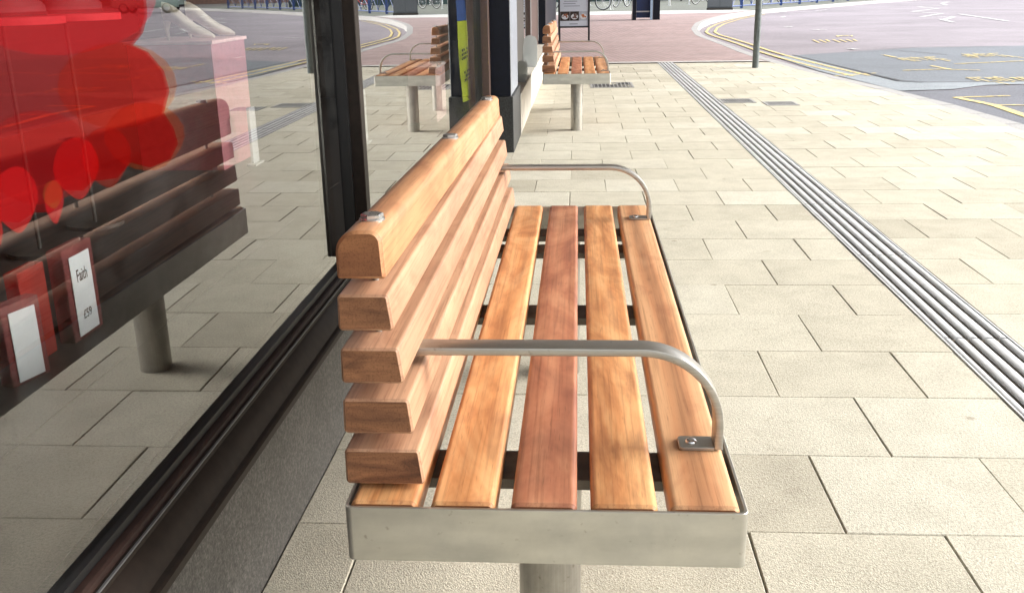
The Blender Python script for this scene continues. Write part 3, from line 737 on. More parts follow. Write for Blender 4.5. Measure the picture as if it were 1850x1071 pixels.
# masonry above, rooms behind, unseen canopy, its reach shaped to shade the pavement
m = MB(); m.box(-9, -.61, -8, 24, 4.38, 9.0); part(m, 'upper_wall', WALLP, smooth=0)
m = MB(); m.box(-9, -.70, -8, 24, 2.87, 4.37); part(m, 'ceiling', plain('shop_ceiling', (.5, .48, .46), .8), smooth=0)
m = MB(); m.box(-.699, -.60, -8, 6.7, 2.865, 4.195); part(m, 'shop_fascia', NAVY, smooth=0)
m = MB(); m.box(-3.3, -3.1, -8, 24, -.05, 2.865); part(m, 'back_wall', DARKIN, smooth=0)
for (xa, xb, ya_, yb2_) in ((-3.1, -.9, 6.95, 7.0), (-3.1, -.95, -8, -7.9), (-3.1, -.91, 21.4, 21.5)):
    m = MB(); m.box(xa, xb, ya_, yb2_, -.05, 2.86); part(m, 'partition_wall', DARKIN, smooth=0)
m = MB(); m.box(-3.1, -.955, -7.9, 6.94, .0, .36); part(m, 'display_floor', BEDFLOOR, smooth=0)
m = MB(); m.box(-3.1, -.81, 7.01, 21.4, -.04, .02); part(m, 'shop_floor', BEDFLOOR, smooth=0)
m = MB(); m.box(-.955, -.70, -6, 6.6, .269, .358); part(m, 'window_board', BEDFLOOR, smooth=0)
CAN_X, CAN_Y = 4.6, 34.0
m = MB(); m.box(-.459, CAN_X, -2, CAN_Y, 4.20, 4.37, bev=.01); m.box(-.60, -.4595, -2, 21.5, 4.20, 4.369); part(m, 'canopy', SOFFIT)

# ------------------------------------------------------------------ inside the window
petals = {
    'pink': (-0.700, [(1.628, 1.076), (1.612, 1.054), (1.581, 1.034), (1.539, 1.02), (1.491, 1.013), (1.443, 1.012), (1.4, 1.018), (1.366, 1.029), (1.342, 1.044), (1.329, 1.062), (1.329, 1.081), (1.341, 1.099), (1.364, 1.117), (1.397, 1.131), (1.439, 1.141), (1.485, 1.145), (1.532, 1.143), (1.574, 1.134), (1.607, 1.119), (1.627, 1.099)]),
    'orange': (-0.705, [(1.704, 0.935), (1.684, 0.914), (1.642, 0.898), (1.585, 0.889), (1.521, 0.888), (1.457, 0.894), (1.4, 0.905), (1.354, 0.92), (1.322, 0.937), (1.304, 0.955), (1.302, 0.973), (1.315, 0.99), (1.343, 1.004), (1.384, 1.014), (1.436, 1.02), (1.496, 1.02), (1.56, 1.013), (1.62, 1.0), (1.668, 0.981), (1.698, 0.958)]),
    'ember': (-0.710, [(1.726, 0.842), (1.71, 0.826), (1.678, 0.814), (1.636, 0.807), (1.589, 0.807), (1.544, 0.813), (1.502, 0.823), (1.467, 0.837), (1.441, 0.853), (1.426, 0.87), (1.423, 0.887), (1.434, 0.901), (1.457, 0.912), (1.49, 0.92), (1.531, 0.923), (1.577, 0.92), (1.625, 0.912), (1.668, 0.899), (1.702, 0.881), (1.723, 0.862)]),
    'flame': (-0.715, [(1.513, 0.84), (1.502, 0.826), (1.482, 0.816), (1.46, 0.81), (1.437, 0.807), (1.415, 0.809), (1.396, 0.815), (1.378, 0.825), (1.364, 0.838), (1.355, 0.853), (1.354, 0.867), (1.361, 0.879), (1.375, 0.89), (1.395, 0.897), (1.418, 0.9), (1.443, 0.899), (1.468, 0.893), (1.489, 0.883), (1.505, 0.87), (1.514, 0.855)]),
    'scarlet': (-0.720, [(1.414, 0.84), (1.404, 0.827), (1.387, 0.817), (1.369, 0.81), (1.35, 0.807), (1.332, 0.809), (1.317, 0.814), (1.303, 0.824), (1.292, 0.836), (1.285, 0.85), (1.284, 0.863), (1.291, 0.875), (1.303, 0.886), (1.32, 0.893), (1.339, 0.896), (1.359, 0.895), (1.379, 0.89), (1.396, 0.881), (1.408, 0.869), (1.414, 0.855)]),
    'crimson': (-0.6622, [(1.041, 1.11), (1.527, 1.114), (1.518, 1.057), (1.495, 1.033), (1.455, 1.017), (1.505, 1.004), (1.555, 0.972), (1.567, 0.939), (1.535, 0.908), (1.566, 0.879), (1.576, 0.852), (1.538, 0.833), (1.461, 0.833), (1.396, 0.852), (1.348, 0.838), (1.305, 0.843), (1.277, 0.848), (1.246, 0.84), (1.199, 0.851), (1.183, 0.835), (1.16, 0.83), (1.123, 0.838), (1.087, 0.834), (1.055, 0.843), (1.026, 0.837), (0.958, 0.848)]),
    'ruby': (-0.730, [(1.316, 0.81), (1.311, 0.801), (1.304, 0.793), (1.296, 0.788), (1.288, 0.785), (1.282, 0.785), (1.276, 0.788), (1.271, 0.794), (1.268, 0.801), (1.266, 0.811), (1.267, 0.82), (1.271, 0.829), (1.277, 0.837), (1.285, 0.842), (1.293, 0.845), (1.3, 0.845), (1.308, 0.843), (1.313, 0.837), (1.316, 0.829), (1.317, 0.82)]),
    'cherry': (-0.735, [(1.262, 0.824), (1.253, 0.811), (1.24, 0.801), (1.224, 0.795), (1.209, 0.792), (1.194, 0.793), (1.182, 0.799), (1.171, 0.808), (1.163, 0.819), (1.158, 0.833), (1.158, 0.846), (1.164, 0.858), (1.175, 0.868), (1.188, 0.875), (1.204, 0.878), (1.221, 0.878), (1.237, 0.873), (1.25, 0.864), (1.259, 0.852), (1.263, 0.838)]),
    'edge': (-0.740, [(1.175, 0.797), (1.169, 0.787), (1.162, 0.778), (1.154, 0.772), (1.147, 0.769), (1.14, 0.769), (1.134, 0.773), (1.13, 0.779), (1.126, 0.788), (1.125, 0.798), (1.127, 0.809), (1.131, 0.818), (1.137, 0.827), (1.145, 0.833), (1.153, 0.836), (1.161, 0.836), (1.168, 0.833), (1.173, 0.827), (1.176, 0.818), (1.177, 0.808)]),
    'olive': (-0.745, [(1.343, 0.815), (1.339, 0.809), (1.333, 0.804), (1.326, 0.801), (1.318, 0.8), (1.31, 0.801), (1.303, 0.803), (1.298, 0.808), (1.293, 0.813), (1.291, 0.819), (1.291, 0.826), (1.294, 0.831), (1.299, 0.836), (1.306, 0.839), (1.314, 0.84), (1.322, 0.84), (1.33, 0.837), (1.337, 0.833), (1.341, 0.828), (1.343, 0.821)]),
    'deep': (-0.750, [(1.46, 0.849), (1.443, 0.829), (1.411, 0.815), (1.371, 0.808), (1.328, 0.807), (1.286, 0.813), (1.248, 0.824), (1.217, 0.84), (1.194, 0.858), (1.181, 0.878), (1.179, 0.896), (1.19, 0.913), (1.212, 0.927), (1.243, 0.936), (1.282, 0.94), (1.325, 0.938), (1.369, 0.929), (1.409, 0.914), (1.44, 0.895), (1.458, 0.872)]),
}
pc = {'pink': ((.80, .10, .16), 'rose pink petal highest in the window, cut by the picture top'), 'orange': ((.80, .085, .02), 'wide orange red petal across the reflected bench top, below the pink one'),
      'ember': ((.62, .075, .01), 'dark orange petal with the rightmost rounded lobe'), 'flame': ((.72, .04, .02), 'narrow flame red petal hanging left of the dark orange lobe'),
      'scarlet': ((.85, .025, .03), 'bright scarlet pointed petal between the flame and ruby ones'), 'crimson': ((.72, .03, .035), 'broad crimson film sheet with scalloped lower edge behind the smaller petals'),
      'ruby': ((.85, .02, .035), 'smallest ruby red petal hanging low on a thread'), 'cherry': ((.88, .022, .03), 'cherry red petal hanging lowest above the price blocks'),
      'edge': ((.85, .03, .03), 'red petal cut off by the left picture edge'), 'olive': ((.28, .16, .05), 'little olive brown petal over the ruby one'), 'deep': ((.62, .02, .03), 'deep red broad petal backing the small ones')}
for nme, (X, pts_) in petals.items():
    fd = {'pink': .05, 'orange': .022, 'ember': .03, 'crimson': .025, 'deep': .03, 'flame': .035, 'scarlet': .06, 'ruby': .07, 'cherry': .07, 'edge': .07}.get(nme, .05)
    if nme == 'pink':   # the two broad petals that run on past the left
        y0_ = sum(p[0] for p in pts_) / len(pts_); k_, d_ = ((1.75, -.10) if nme == 'pink' else (1.25, -.03)); pts_ = [(y0_ + d_ + (y - y0_) * k_, z) for y, z in pts_]
    c, lab = pc[nme]; XF = -.6622 + .00025 * list(petals).index(nme)
    pts_ = [(y * XF / X, 1.09 - (1.09 - z) * XF / X) for y, z in pts_]
    cy_ = sum(p[0] for p in pts_) / len(pts_); cz_ = sum(p[1] for p in pts_) / len(pts_); hz = max(abs(p[1] - cz_) for p in pts_)
    if nme in ('flame', 'scarlet', 'ruby', 'cherry', 'edge', 'olive', 'ember'):   # lower half drawn out to a petal tip
        q_ = .42 if nme != 'ember' else .12
        pts_ = [(cy_ + (y - cy_) * (1 - q_ * max(0, (cz_ - z) / hz) ** 1.6), z) for y, z in pts_]
    m = MB(); m.loft([[(x, p[0] - cy_, p[1] - cz_) for p in pts_] for x in (0, .00015)])
    o = m.build('petal_decal', film('petal_film_' + nme, c, fd), None, 0); o.location = (XF, cy_, cz_)
    tag(o, lab, 'window decal', 'red film petals stuck on the window')

def text_mesh(body, size, mat, name, parent, M, sx=1.0):
    cu = bpy.data.curves.new(name, 'FONT'); cu.body = body; cu.size = size; cu.extrude = .0003; cu.align_x = 'CENTER'
    tmp = bpy.data.objects.new(name + '_tmp', cu); col.objects.link(tmp)
    bpy.context.view_layer.update()
    me = bpy.data.meshes.new_from_object(tmp.evaluated_get(bpy.context.evaluated_depsgraph_get()))
    bpy.data.objects.remove(tmp)
    me.transform(Matrix.Diagonal((sx, 1, 1, 1))); me.transform(M); me.materials.clear(); me.materials.append(mat)
    o = bpy.data.objects.new(name, me); col.objects.link(o); o.parent = parent; return o
def price_block(loc, rz, w, t, h, acr, label, words):
    b = empty('price_block', loc, rz, label, 'price stand')
    m = MB(); m.box(-w / 2, w / 2, 0, t, 0, h, bev=.002); m.build('acrylic_block', acr, b, 30)
    if words is not None:
        m = MB(); m.box(-w * .34, w * .34, -.0025, -.0012, h * .04, h * .90); c = m.build('price_card', WHITE, b, 0)
        for body, size, z, sx in words:
            text_mesh(body, size, BLACK, 'lettering', c, Matrix.Translation((0, -.0028, z)) @ Matrix.Rotation(R(90), 4, 'X'), sx)
    return b
price_block((-1.10, 2.005, .36), R(90), .13, .035, .209, ACRYL_P, 'clear block with white card priced £59 in the window', [('Faith', .040, .128, .62), ('£59', .028, .042, .9)])
price_block((-1.085, 1.735, .36), R(74), .095, .03, .165, ACRYL_P, 'front clear block with blank greyish mirrored card, nearest the picture edge', [])
price_block((-1.12, 1.85, .36), R(90), .10, .03, .20, ACRYL_R, 'red tinted acrylic block without card between the two white cards', None)
# display stands with boots
def rng_ring(cx_, cy_, z, rx, ry, n=18): return [(cx_ + rx * math.cos(2 * math.pi * k / n), cy_ + ry * math.sin(2 * math.pi * k / n), z) for k in range(n)]
for (x, y, lab, lab2) in ((-1.6, 3.06, 'round topped display stand on thin pole, right of its twin', 'grey ankle boot on the right round display stand'), (-1.6, 2.71, 'round topped display stand on thin pole at the left edge', 'grey ankle boot on the left round display stand')):
    s_ = empty('display_stand', (x, y, .36), 0, lab, 'display stand', 'round display stands in the window')
    m = MB(); m.cyl(0, 0, .655, .675, .165, 40); m.build('stand_top', PINKD, s_, 40)
    m = MB(); m.cyl(0, 0, .0125, .6545, .006, 12); m.build('stand_pole', DARKSTEEL, s_, 40)
    m = MB(); m.cyl(0, 0, 0, .012, .09, 32); m.build('stand_base', DARKSTEEL, s_, 40)
    bt = empty('ankle_boot', (x, y, 1.0352), R(70), lab2, 'boot', 'grey boots on the display stands')
    m = MB(); m.loft([rng_ring(.045, 0, .012, .105, .04), rng_ring(.04, 0, .03, .11, .042), rng_ring(.02, 0, .06, .085, .041), rng_ring(-.015, 0, .09, .052, .04), rng_ring(-.025, 0, .16, .045, .042), rng_ring(-.025, 0, .20, .05, .045)]); m.build('boot_upper', GREYLEATHER, bt, 40)
    m = MB(); m.loft([rng_ring(.045, 0, .0, .108, .041), rng_ring(.045, 0, .0115, .11, .043)]); m.build('boot_sole', BLACK, bt, 40)
# plinth with cream court shoes
pl = empty('display_plinth', (-1.52, 4.07, .36), 0, 'tall pink display plinth standing in the window, its end coloured for shade', 'plinth')
m = MB(); m.box(-.36, 0, 0, .42, 0, .525)
for k, f in enumerate(m.f):
    if all(abs(m.v[i][0]) < 1e-6 for i in f): m.m[k] = 1
m.build('plinth_body', [PINKD, PINK], pl, 0)  # end face gets a separate colour put in for its shade
m = MB(); m.box(-.37, .01, -.01, .43, .5255, .54, bev=.002); m.build('plinth_top', PALEPINK, pl)
for (x, y, rz, lab) in ((-1.64, 4.16, R(8), 'cream high heeled shoe on the pink plinth, left of the pair'), (-1.62, 4.36, R(22), 'cream high heeled shoe on the pink plinth, right of the pair')):
    sh = empty('court_shoe', (x, y, .9005), rz, lab, 'shoe', 'cream shoes on the plinth')
    m = MB(); rings = []
    for t in [k / 9 for k in range(10)]:
        zb_ = .075 * (1 - sm(t * 1.35)); hgt = .062 * (1 - t) ** .7 + .014 + .012 * math.sin(math.pi * t); wd = .027 + .014 * math.sin(math.pi * min(1, t * .95)) - .02 * max(0, t - .8) * 2.5
        rings.append([(-.10 + .2 * t, wd * math.cos(2 * math.pi * k / 14), zb_ + .006 + hgt * (.5 + .5 * math.sin(2 * math.pi * k / 14))) for k in range(14)])
    m.loft(rings); m.build('shoe_upper', CREAM, sh, 50)
    m = MB(); m.tube([(-.088, 0, .078), (-.092, 0, .04), (-.090, 0, .0)], [.017, .009, .006], 12); m.build('shoe_heel', CREAM, sh)
for (x, y, w, l, h, lab, mt) in ((-.80, 5.55, .16, .4, .30, 'pale pink display box behind the second window', PALEPINK),):
    o = empty('display_box', (x, y, .359), 0, lab, 'display box')
    m = MB(); m.box(-w, 0, 0, l, 0, h, bev=.004); m.build('box_body', mt, o)
    m = MB(); m.box(-w - .006, .006, -.006, l + .006, h + .001, h + .012, bev=.002); m.build('box_lid', WHITE, o)
for (x, y, h, lab) in ((-1.43, 4.16, .25, 'white acrylic riser standing beside the pink plinth'), (-1.06, 4.75, .26, 'white acrylic riser behind the second window')):
    o = empty('acrylic_riser', (x, y, .36), 0, lab, 'riser', 'white acrylic risers')
    m = MB(); m.box(-.02, .02, .0, .12, 0, .008); m.build('riser_foot', ACRYL_W, o, 0)
    m = MB(); m.box(-.006, .006, .02, .10, .0085, h, bev=.002); m.build('riser_panel', ACRYL_W, o, 0)
# hanging blue and yellow banner
bn = empty('hanging_banner', (-.776, 6.39, .372), R(74), 'narrow yellow banner with blue top hanging by the pillar inside the glass', 'banner')
YEL = plain('banner_yellow', (.70, .80, .03), .6, 0, .08, 12); BLU = plain('banner_blue', (.05, .14, .50), .6)
def banner_strip(z0, z1, nm, mt, n):
    m = MB(); rings = []
    for k in range(n + 1):
        z = z0 + (z1 - z0) * k / n; off_ = .075 * sm((.55 - z) / .50); w = .19
        rings.append([(off_ - .004, .008 * math.sin(z * 9), z), (off_ - .004 + w, .012 + .008 * math.sin(z * 9 + .6), z), (off_ - .004 + w, .0135 + .008 * math.sin(z * 9 + .6), z), (off_ - .004, .0015 + .008 * math.sin(z * 9), z)])
    m.loft(rings); return m.build(nm, mt, bn, 50)
yb2 = banner_strip(.0, .515, 'yellow_cloth', YEL, 20); banner_strip(.516, 2.3, 'blue_cloth', BLU, 24)
for (zc, xo) in ((.27, .055), (.13, .085)):
    m = MB()
    for r_ in range(3):
        for k in range(4):
            if rng.random() < .85:
                x = xo + k * .027; z = zc + r_ * .026 + k * .004
                m.quad((x, -.010, z), (x + .02, -.010, z + .002), (x + .02, -.010, z + .019), (x, -.010, z + .016))
    m.build('banner_lettering', BLACK, yb2, 0)
# clear acrylic holders on the stone ledge
for (x, y, h, w_, lab) in ((-.54, 8.55, .16, .09, 'nearer clear acrylic curved stand on the pale stone ledge'), (-.565, 10.2, .30, .135, 'farther taller clear acrylic curved stand on the pale stone ledge')):
    o = empty('acrylic_stand', (x, y, .306), 0, lab, 'acrylic stand', 'clear acrylic stands on the ledge')
    n = 10; pr = [(0, 0), (w_, 0), (w_, h * .80)] + [(w_ * (1 - k / n), h * (.80 + .20 * math.sin(math.pi * (.15 + .62 * k / n)) if k else .80)) for k in range(n)] + [(0, h * .62)]
    for yy in (0, .16, .32):
        m = MB(); m.extrude(pr, yy, yy + .005); m.build('stand_panel', ACRYL_W, o, 0)
    for yy in (-.004, .329):
        m = MB(); m.tube([(p[0], yy, p[1]) for p in pr[2:]], .0045, 8); m.build('stand_rim', plain('white_rim', (.8, .82, .84), .3), o)
    m = MB(); m.box(.002, w_ - .002, .0055, .1595, .0, .006); m.build('stand_foot', ACRYL, o, 0)
    m = MB(); m.box(w_ * .3, w_ * .36, .0055, .1595, h * .93, h * .95); m.build('stand_rail', ACRYL_W, o, 0)
# ------------------------------------------------------------------ street things
o = empty('steel_post', (2.37, 13.56, 0), 0, 'slim grey steel post standing at the kerb edge', 'post')
m = MB(); m.cyl(0, 0, -.02, 4.175, .043, 28); m.build('post_shaft', POLE, o, 40)
m = MB(); m.cyl(0, 0, 4.176, 4.199, .08, 28); m.build('post_cap', POLE, o, 40)
m = MB(); m.box(-.02, .02, -.049, -.0425, .35, .50, bev=.002); m.build('inspection_hatch', POLE, o)

# menu board
ab = empty('menu_board', (-.09, 20.4, 0), R(-1), 'white menu board in black frame with food photos', 'sign')
m = MB()
for x in (-.30, .30): m.box(x - .018, x + .018, -.015, .015, 0, 1.55)
for z in (.285, 1.52): m.box(-.282, .282, -.014, .014, z, z + .03)
m.build('board_frame', BLACK, ab, 0)
m = MB()
for x in (-.30, .30): m.tube([(x, .05, 1.35), (x, .45, .01)], .014, 8)
m.tube([(-.3, .25, .68), (.3, .25, .68)], .010, 8); m.build('rear_leg', BLACK, ab)
m = MB(); m.box(-.282, .282, -.004, .004, .3155, 1.5195); ps = m.build('poster', plain('poster_paper', (.72, .78, .86), .5, 0, .03), ab, 0)
INK = plain('poster_grey_ink', (.16, .19, .26), .6)
for k in range(16):
    z = .70 + k * .046; x0 = -.22 + rng.uniform(0, .03); m = MB(); m.box(x0, x0 + rng.uniform(.24, .38), -.0052, -.0045, z, z + .009); m.build('text_line', INK, ps, 0)
m = MB(); m.box(-.09, .075, -.0052, -.0045, .352, .364); m.build('text_line', INK, ps, 0)
DISH = plain('dark_table', (.05, .035, .03), .6, 0, .4, 25); FOOD = plain('cooked_food', (.32, .11, .05), .6, 0, .5, 60); FOODB = plain('browned_food', (.16, .08, .06), .6, 0, .5, 70); FOODC = plain('orange_food', (.55, .20, .08), .6, 0, .5, 60)
for (x0, x1, mt, md) in ((-.277, -.085, DISH, FOOD), (-.08, .10, DISH, FOODB), (.105, .277, plain('pale_backdrop', (.5, .55, .62), .6), FOODC)):
    m = MB(); m.box(x0, x1, -.0058, -.0045, .42, .60); ph = m.build('food_photo', mt, ps, 0)
    xc = (x0 + x1) / 2; m = MB()
    m.loft([[(xc + .07 * math.cos(2 * math.pi * k / 24), y_, .50 + .055 * math.sin(2 * math.pi * k / 24)) for k in range(24)] for y_ in (-.0062, -.006)]); m.build('plate', WHITE, ph, 0)
    m = MB(); 
    for _ in range(9):
        a, b = rng.uniform(-.04, .04), rng.uniform(-.03, .04); r_ = rng.uniform(.012, .024)
        m.loft([[(xc + a + r_ * math.cos(2 * math.pi * k / 10), y_, .505 + b + r_ * .8 * math.sin(2 * math.pi * k / 10)) for k in range(10)] for y_ in (-.0070 - _ * .0001, -.0064)])
    m.build('food', md, ph, 0)

# street kiosk
G0 = rise(29)
ks = empty('street_kiosk', (1.93, 29.2, G0 - .002), 0, 'dark blue street kiosk with pale strips on the pink paving', 'kiosk')
m = MB(); m.box(-.40, -.30, -.35, .25, 0, 2.1, bev=.006); m.build('side_panel', NAVY, ks)
m = MB(); m.box(.19, .38, -.18, .45, 0, 2.1, bev=.006); m.build('side_panel', NAVY, ks)
m = MB(); m.box(-.27, .15, .1, .2, .05, 2.0, bev=.006); m.build('back_panel', BLUE, ks)
m = MB(); m.box(.105, .17, -.20, -.16, 0, 2.08); m.build('pale_strip', BLUEGREY, ks, 0)
m = MB(); m.box(-.30, .105, -.04, 0.0, .21, .245); m.build('cross_rail', TRIM, ks, 0)
m = MB(); m.box(-.42, .40, -.38, .48, 2.101, 2.2, bev=.01); m.build('kiosk_roof', NAVY, ks)
# cabinet
cb = empty('street_cabinet', (5.3, 38.6, .13), R(-8), 'dark grey street cabinet at the end of the blue railing', 'cabinet')
m = MB(); m.box(-.46, .46, -.25, .25, .08, 1.5, bev=.01); m.build('cabinet_body', CABGREY, cb)
m = MB(); m.box(-.48, .48, -.27, .27, 0, .079); m.build('cabinet_plinth', DARKSTEEL, cb, 0)
for x in (-.43, .01):
    m = MB(); m.box(x, x + .42, -.262, -.2515, .12, 1.44, bev=.003); dd = m.build('cabinet_door', plain('cabinet_door_paint', (.09, .10, .11), .5), cb)
    m = MB(); m.box(x + .05, x + .07, -.275, -.2625, .72, .86); m.build('door_handle', BLACK, dd, 0)
# guard railing round the bend, one thing with posts and braces
rl = empty('guard_railing', (5.9, 39.0, .125), 0, 'blue painted pedestrian railing with crossed braces curving along the kerb', 'railing')
rpts = [(6.0, 38.6), (7.0, 40.5), (8.1, 42.4), (9.3, 44.4), (10.5, 46.3), (11.7, 48.2), (12.9, 50.1), (14.1, 52.0), (15.4, 53.9), (16.7, 55.8), (18.0, 57.7), (19.4, 59.6), (20.9, 61.4)]
rpts = [(x - .55 - 5.9, y + .3 - 39.0) for x, y in rpts]
for (x, y) in rpts:
    m = MB(); m.box(x - .05, x + .05, y - .05, y + .05, 0, 1.15); m.build('railing_post', BLUE, rl, 0)
for (a, b) in zip(rpts[:-1], rpts[1:]):
    m = MB()
    for z in (.10, 1.08): m.tube([(*a, z), (*b, z)], .026, 8)
    mid = ((a[0] + b[0]) / 2, (a[1] + b[1]) / 2)
    m.tube([(*a, .12), (*mid, 1.06)], .018, 6); m.tube([(*mid, 1.06), (*b, .12)], .018, 6); m.tube([(*mid, .10), (*mid, .7)], .014, 6); m.tube([(*a, 1.06), (*mid, .12)], .014, 6); m.tube([(*mid, .12), (*b, 1.06)], .014, 6)
    m.build('railing_panel', BLUE, rl)
# bicycles on stands
def make_bike(paint):
    b = empty('bicycle', (0, 0, 0)); r_ = .335
    for x in (-.52, .52):
        m = MB(); m.torus((x, 0, r_), (0, 1, 0), r_ - .018, .019, 40, 8); w = m.build('wheel', RUBBER, b, 60)
        m = MB(); m.torus((x, 0, r_), (0, 1, 0), r_ - .045, .012, 40, 6); m.cyl(x, 0, r_, r_ + .001, .001, 6)
        for k in range(16):
            a = 2 * math.pi * k / 16; m.tube([(x, .02 if k % 2 else -.02, r_), (x + (r_ - .05) * math.cos(a), 0, r_ + (r_ - .05) * math.sin(a))], .0022, 4)
        m.tube([(x, -.04, r_), (x, .04, r_)], .02, 10); m.build('rim', CHROME, w, 60)
    m = MB(); BBk = (-.08, 0, .29); seat_ = (-.24, 0, .80); head = (.36, 0, .86); hb = (.39, 0, .72)
    for p, q, rr in ((BBk, seat_, .017), (BBk, hb, .019), (seat_, head, .016), (head, hb, .02), (BBk, (-.52, .05, r_), .010), (BBk, (-.52, -.05, r_), .010), ((-.22, 0, .76), (-.52, .05, r_), .009), ((-.22, 0, .76), (-.52, -.05, r_), .009), (hb, (.52, .05, r_), .012), (hb, (.52, -.05, r_), .012)): m.tube([p, q], rr, 8)
    m.build('frame', paint, b)
    m = MB(); m.loft([[(-.40, .07 * c, .90 + .02 * s) for c, s in [(math.cos(2 * math.pi * k / 10), math.sin(2 * math.pi * k / 10)) for k in range(10)]], [(-.28, .05 * c, .91 + .02 * s) for c, s in [(math.cos(2 * math.pi * k / 10), math.sin(2 * math.pi * k / 10)) for k in range(10)]], [(-.14, .015 * c, .90 + .012 * s) for c, s in [(math.cos(2 * math.pi * k / 10), math.sin(2 * math.pi * k / 10)) for k in range(10)]]]); m.tube([(-.27, 0, .9), seat_], .013, 8); m.build('saddle', BLACK, b)
    m = MB(); m.tube([(.28, -.28, .98), (.36, -.2, .99), (.37, 0, .96), (.36, .2, .99), (.28, .28, .98)], .012, 8); m.tube([(.37, 0, .96), head], .013, 8); m.build('handlebar', BLACK, b)
    m = MB(); m.torus(BBk, (0, 1, 0), .085, .006, 24, 6); m.tube([(-.08, -.07, .29), (-.08, .07, .29)], .012, 8); m.tube([(-.08, .06, .29), (.05, .06, .19)], .009, 6); m.tube([(-.08, -.06, .29), (-.21, -.06, .39)], .009, 6); m.box(.0, .1, .06, .13, .175, .195); m.box(-.26, -.16, -.13, -.06, .38, .40); m.build('crank', CHROME, b)
    return b
bk = make_bike(BLACK)
spots = [((.48, 41.2), R(8), 'black bicycle parked just right of the menu board'), ((1.95, 46.5), R(58), 'bicycle parked end on beside the blue kiosk'), ((6.05, 50.0), R(40), 'bicycle parked left of the grey cabinet'),
         ((8.9, 47.2), R(35), 'bicycle behind the blue railing, left one'), ((10.9, 50.0), R(35), 'bicycle behind the blue railing, right one'), ((-1.6, 42.0), R(20), 'bicycle parked behind the menu board')]
for k, (p, a, lab) in enumerate(spots):
    q = bk if k == 0 else copy_tree(bk)
    q.location = (*p, .128); q.rotation_euler.z = a; tag(q, lab, 'bicycle', 'bicycles parked across the street')
for q, mt in ((kids(col.objects[bk.name]), None),): pass
allb = [x for x in col.objects if x.name.startswith('bicycle')]
for x, mt in ((allb[3], REDP), (allb[4], ORANGEP)):
    for c in kids(x):
        if c.name.startswith('frame'):
            c.data = c.data.copy(); c.data.materials.clear(); c.data.materials.append(mt)
def stand():
    s_ = empty('cycle_stand', (0, 0, 0)); m = MB()
    m.tube([(-.35, 0, -.02), (-.35, 0, .62)] + [(-.35 + .12 * (1 - math.cos(t)), 0, .62 + .12 * math.sin(t)) for t in (.4, .8, 1.2, 1.57)] + [(.35 - .12 * (1 - math.cos(t)), 0, .62 + .12 * math.sin(t)) for t in (1.57, 1.2, .8, .4)] + [(.35, 0, .62), (.35, 0, -.02)], .024, 10)
    m.build('hoop', CHROME, s_)
    m = MB(); m.cyl(-.35, 0, 0, .012, .06, 16); m.cyl(.35, 0, 0, .012, .06, 16); m.build('base_flange', CHROME, s_); return s_
st0 = stand()
for k, (x, y, lab) in enumerate(((1.35, 42.2, 'steel cycle hoop right beside the black bicycle'), (2.2, 47.6, 'steel cycle hoop left of the kiosk'), (4.2, 47.4, 'steel cycle hoop right of the kiosk'), (5.3, 49.2, 'steel cycle hoop nearest the grey cabinet'))):
    q = st0 if k == 0 else copy_tree(st0); q.location = (x, y, .128); q.rotation_euler.z = R(80); tag(q, lab, 'cycle stand', 'steel cycle hoops')
# teal hoarding behind the bicycles
hd = empty('hoarding', (-14, 60, .128), 0, 'dark teal hoarding behind the parked bicycles', 'fence')
for k in range(15):
    m = MB(); m.box(k * 2.0, k * 2.0 + 1.985, -.03, .03, .05, 2.4); m.build('hoarding_panel', TEAL, hd, 0)
m = MB()
for k in range(16): m.box(k * 2.0 - .05, k * 2.0 + .04, .035, .12, 0, 2.45)
m.build('hoarding_frame', DARKSTEEL, hd, 0)
# far building
fb = empty('brick_building', (-20, 105, 0), 0, 'long plain brick building far across the street', 'building')
m = MB(); m.box(-30, 120, 0, 12, -.06, 14); m.build('wall', FARBRICK, fb, 0)
m = MB(); m.box(-30.5, 120.5, -.5, 12.5, 14.001, 14.6); m.build('roof', CABGREY, fb, 0)
for k in range(36):
    for z in (1.2, 5.0, 9.0):
        m = MB(); m.box(-28 + k * 4.1, -26.2 + k * 4.1, -.06, -.002, z, z + 2.2); m.build('window', WINDARK, fb, 0) if (z < 2 or k % 2 == 0) and k < 30 else None
# parked car
car = empty('parked_car', (24.0, 58.5, -.012), R(-6), 'pale green hatchback stopped on the far side of the road', 'car')
prof = [(-1.95, .32), (-1.98, .62), (-1.88, .88), (-1.35, .95), (-.95, 1.38), (-.6, 1.46), (.7, 1.46), (1.25, 1.40), (1.72, .98), (1.92, .86), (1.95, .45), (1.86, .30)]
m = MB(); rp = round_poly(prof, [.06, .08, .12, .1, .12, .2, .2, .15, .1, .1, .08, .06], 4); rings = []
for y_, ins in ((-.82, .09), (-.80, .03), (-.74, .0), (.74, .0), (.80, .03), (.82, .09)): rings.append([(a, y_ * (1 - .10 * max(0, (z - .9)) / .56), z) for a, z in (inset(rp, ins) if ins else rp)])
m.loft(rings); m.build('body', CARP, car, 40)
for s_ in (-1, 1):
    m = MB(); m.extrude([(-1.15, .98), (-.82, 1.36), (-.02, 1.36), (-.02, .98)], -.006, .006, rad=.04)
    m.extrude([(.04, .98), (.04, 1.36), (.85, 1.34), (1.35, .98)], -.006, .006, rad=.04)
    o = m.build('side_window', WINDARK, car); o.location = (0, s_ * .806, 0); o.rotation_euler.x = R(5 * s_)
for x in (-1.25, 1.25):
    for s_ in (-1, 1):
        m = MB(); m.torus((x, s_ * .74, .31), (0, 1, 0), .235, .085, 28, 10); w = m.build('wheel', RUBBER, car, 60)
        m = MB(); m.tube([(x, s_ * .70, .31), (x, s_ * .80, .31)], .19, 20); m.build('hubcap', CHROME, w)
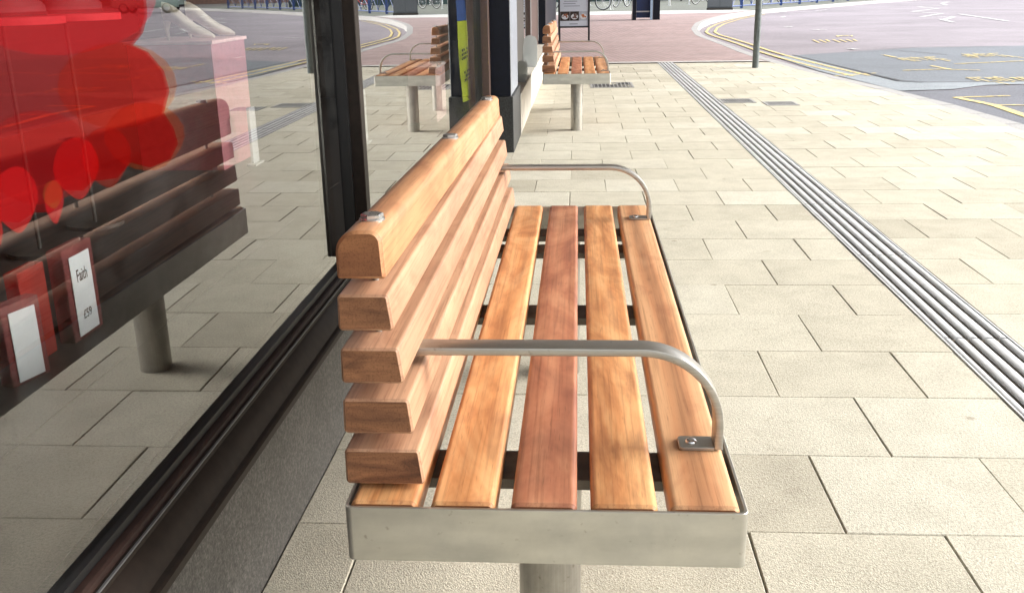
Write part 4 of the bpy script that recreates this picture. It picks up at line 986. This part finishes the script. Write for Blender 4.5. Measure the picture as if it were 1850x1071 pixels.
for x, mt, nm in ((-1.95, WHITE, 'headlight'), (1.93, REDLAMP, 'tail_light')):
    for s_ in (-1, 1):
        m = MB(); m.box(x - .03, x + .03, s_ * .62 - .12, s_ * .62 + .12, .66, .80, bev=.015); m.build(nm, mt, car)
m = MB(); m.box(-2.0, -1.9, -.74, .74, .34, .46, bev=.02); m.build('bumper', BLACK, car)
m = MB(); m.box(1.88, 1.99, -.74, .74, .34, .46, bev=.02); m.build('bumper', BLACK, car)

# ------------------------------------------------------------------ light, air, camera
SUN_EL, SUN_AZ = R(32), R(8)      # azimuth measured from +x towards +y
w = bpy.data.worlds.new('World'); sc.world = w; w.use_nodes = True; nt = w.node_tree; nt.nodes.clear()
out = nt.nodes.new('ShaderNodeOutputWorld'); bg = nt.nodes.new('ShaderNodeBackground')
sky = nt.nodes.new('ShaderNodeTexSky'); sky.sky_type = 'NISHITA'; sky.sun_disc = False
sky.sun_elevation = SUN_EL; sky.sun_rotation = R(90) - SUN_AZ; sky.dust_density = 4; sky.air_density = 1.3; sky.ozone_density = 1
hs = nt.nodes.new('ShaderNodeHueSaturation'); hs.inputs['Saturation'].default_value = .30
nt.links.new(sky.outputs[0], hs.inputs['Color']); nt.links.new(hs.outputs[0], bg.inputs[0]); nt.links.new(bg.outputs[0], out.inputs[0])
bg.inputs[1].default_value = .15
sd = bpy.data.lights.new('sun', 'SUN'); sd.energy = 0.66; sd.angle = R(38); sd.color = (1, .99, .97)
so = bpy.data.objects.new('sun', sd); col.objects.link(so)
d = Vector((math.cos(SUN_EL) * math.cos(SUN_AZ), math.cos(SUN_EL) * math.sin(SUN_AZ), math.sin(SUN_EL)))
so.rotation_euler = d.to_track_quat('Z', 'Y').to_euler(); so.location = (6, 4, 12)

cam = bpy.data.cameras.new('camera'); co = bpy.data.objects.new('camera', cam); col.objects.link(co); sc.camera = co
yaw, pitch, roll, F = -0.0706460423, 0.307508943, -0.0182918356, 1758.158
f = Vector((math.sin(yaw) * math.cos(pitch), math.cos(yaw) * math.cos(pitch), -math.sin(pitch)))
r0 = Vector((math.cos(yaw), -math.sin(yaw), 0)); u0 = r0.cross(f)
r1 = math.cos(roll) * r0 + math.sin(roll) * u0; u1 = -math.sin(roll) * r0 + math.cos(roll) * u0
Mc = Matrix((r1, u1, -f)).transposed().to_4x4(); Mc.translation = (0, 0, 1.09); co.matrix_world = Mc
cam.sensor_width = 36; cam.sensor_fit = 'HORIZONTAL'; cam.lens = F / 1850 * 36; cam.clip_start = .05; cam.clip_end = 1500
sc.view_settings.view_transform = 'Standard'; sc.view_settings.look = 'None'; sc.view_settings.gamma = 1
sc.view_settings.exposure = 1.82
sc.cycles.use_denoising = True; sc.cycles.max_bounces = 10; sc.cycles.diffuse_bounces = 5; sc.cycles.glossy_bounces = 5; sc.cycles.transparent_max_bounces = 24
sc.cycles.sample_clamp_indirect = 6
sc.cycles.caustics_reflective = False; sc.cycles.caustics_refractive = False
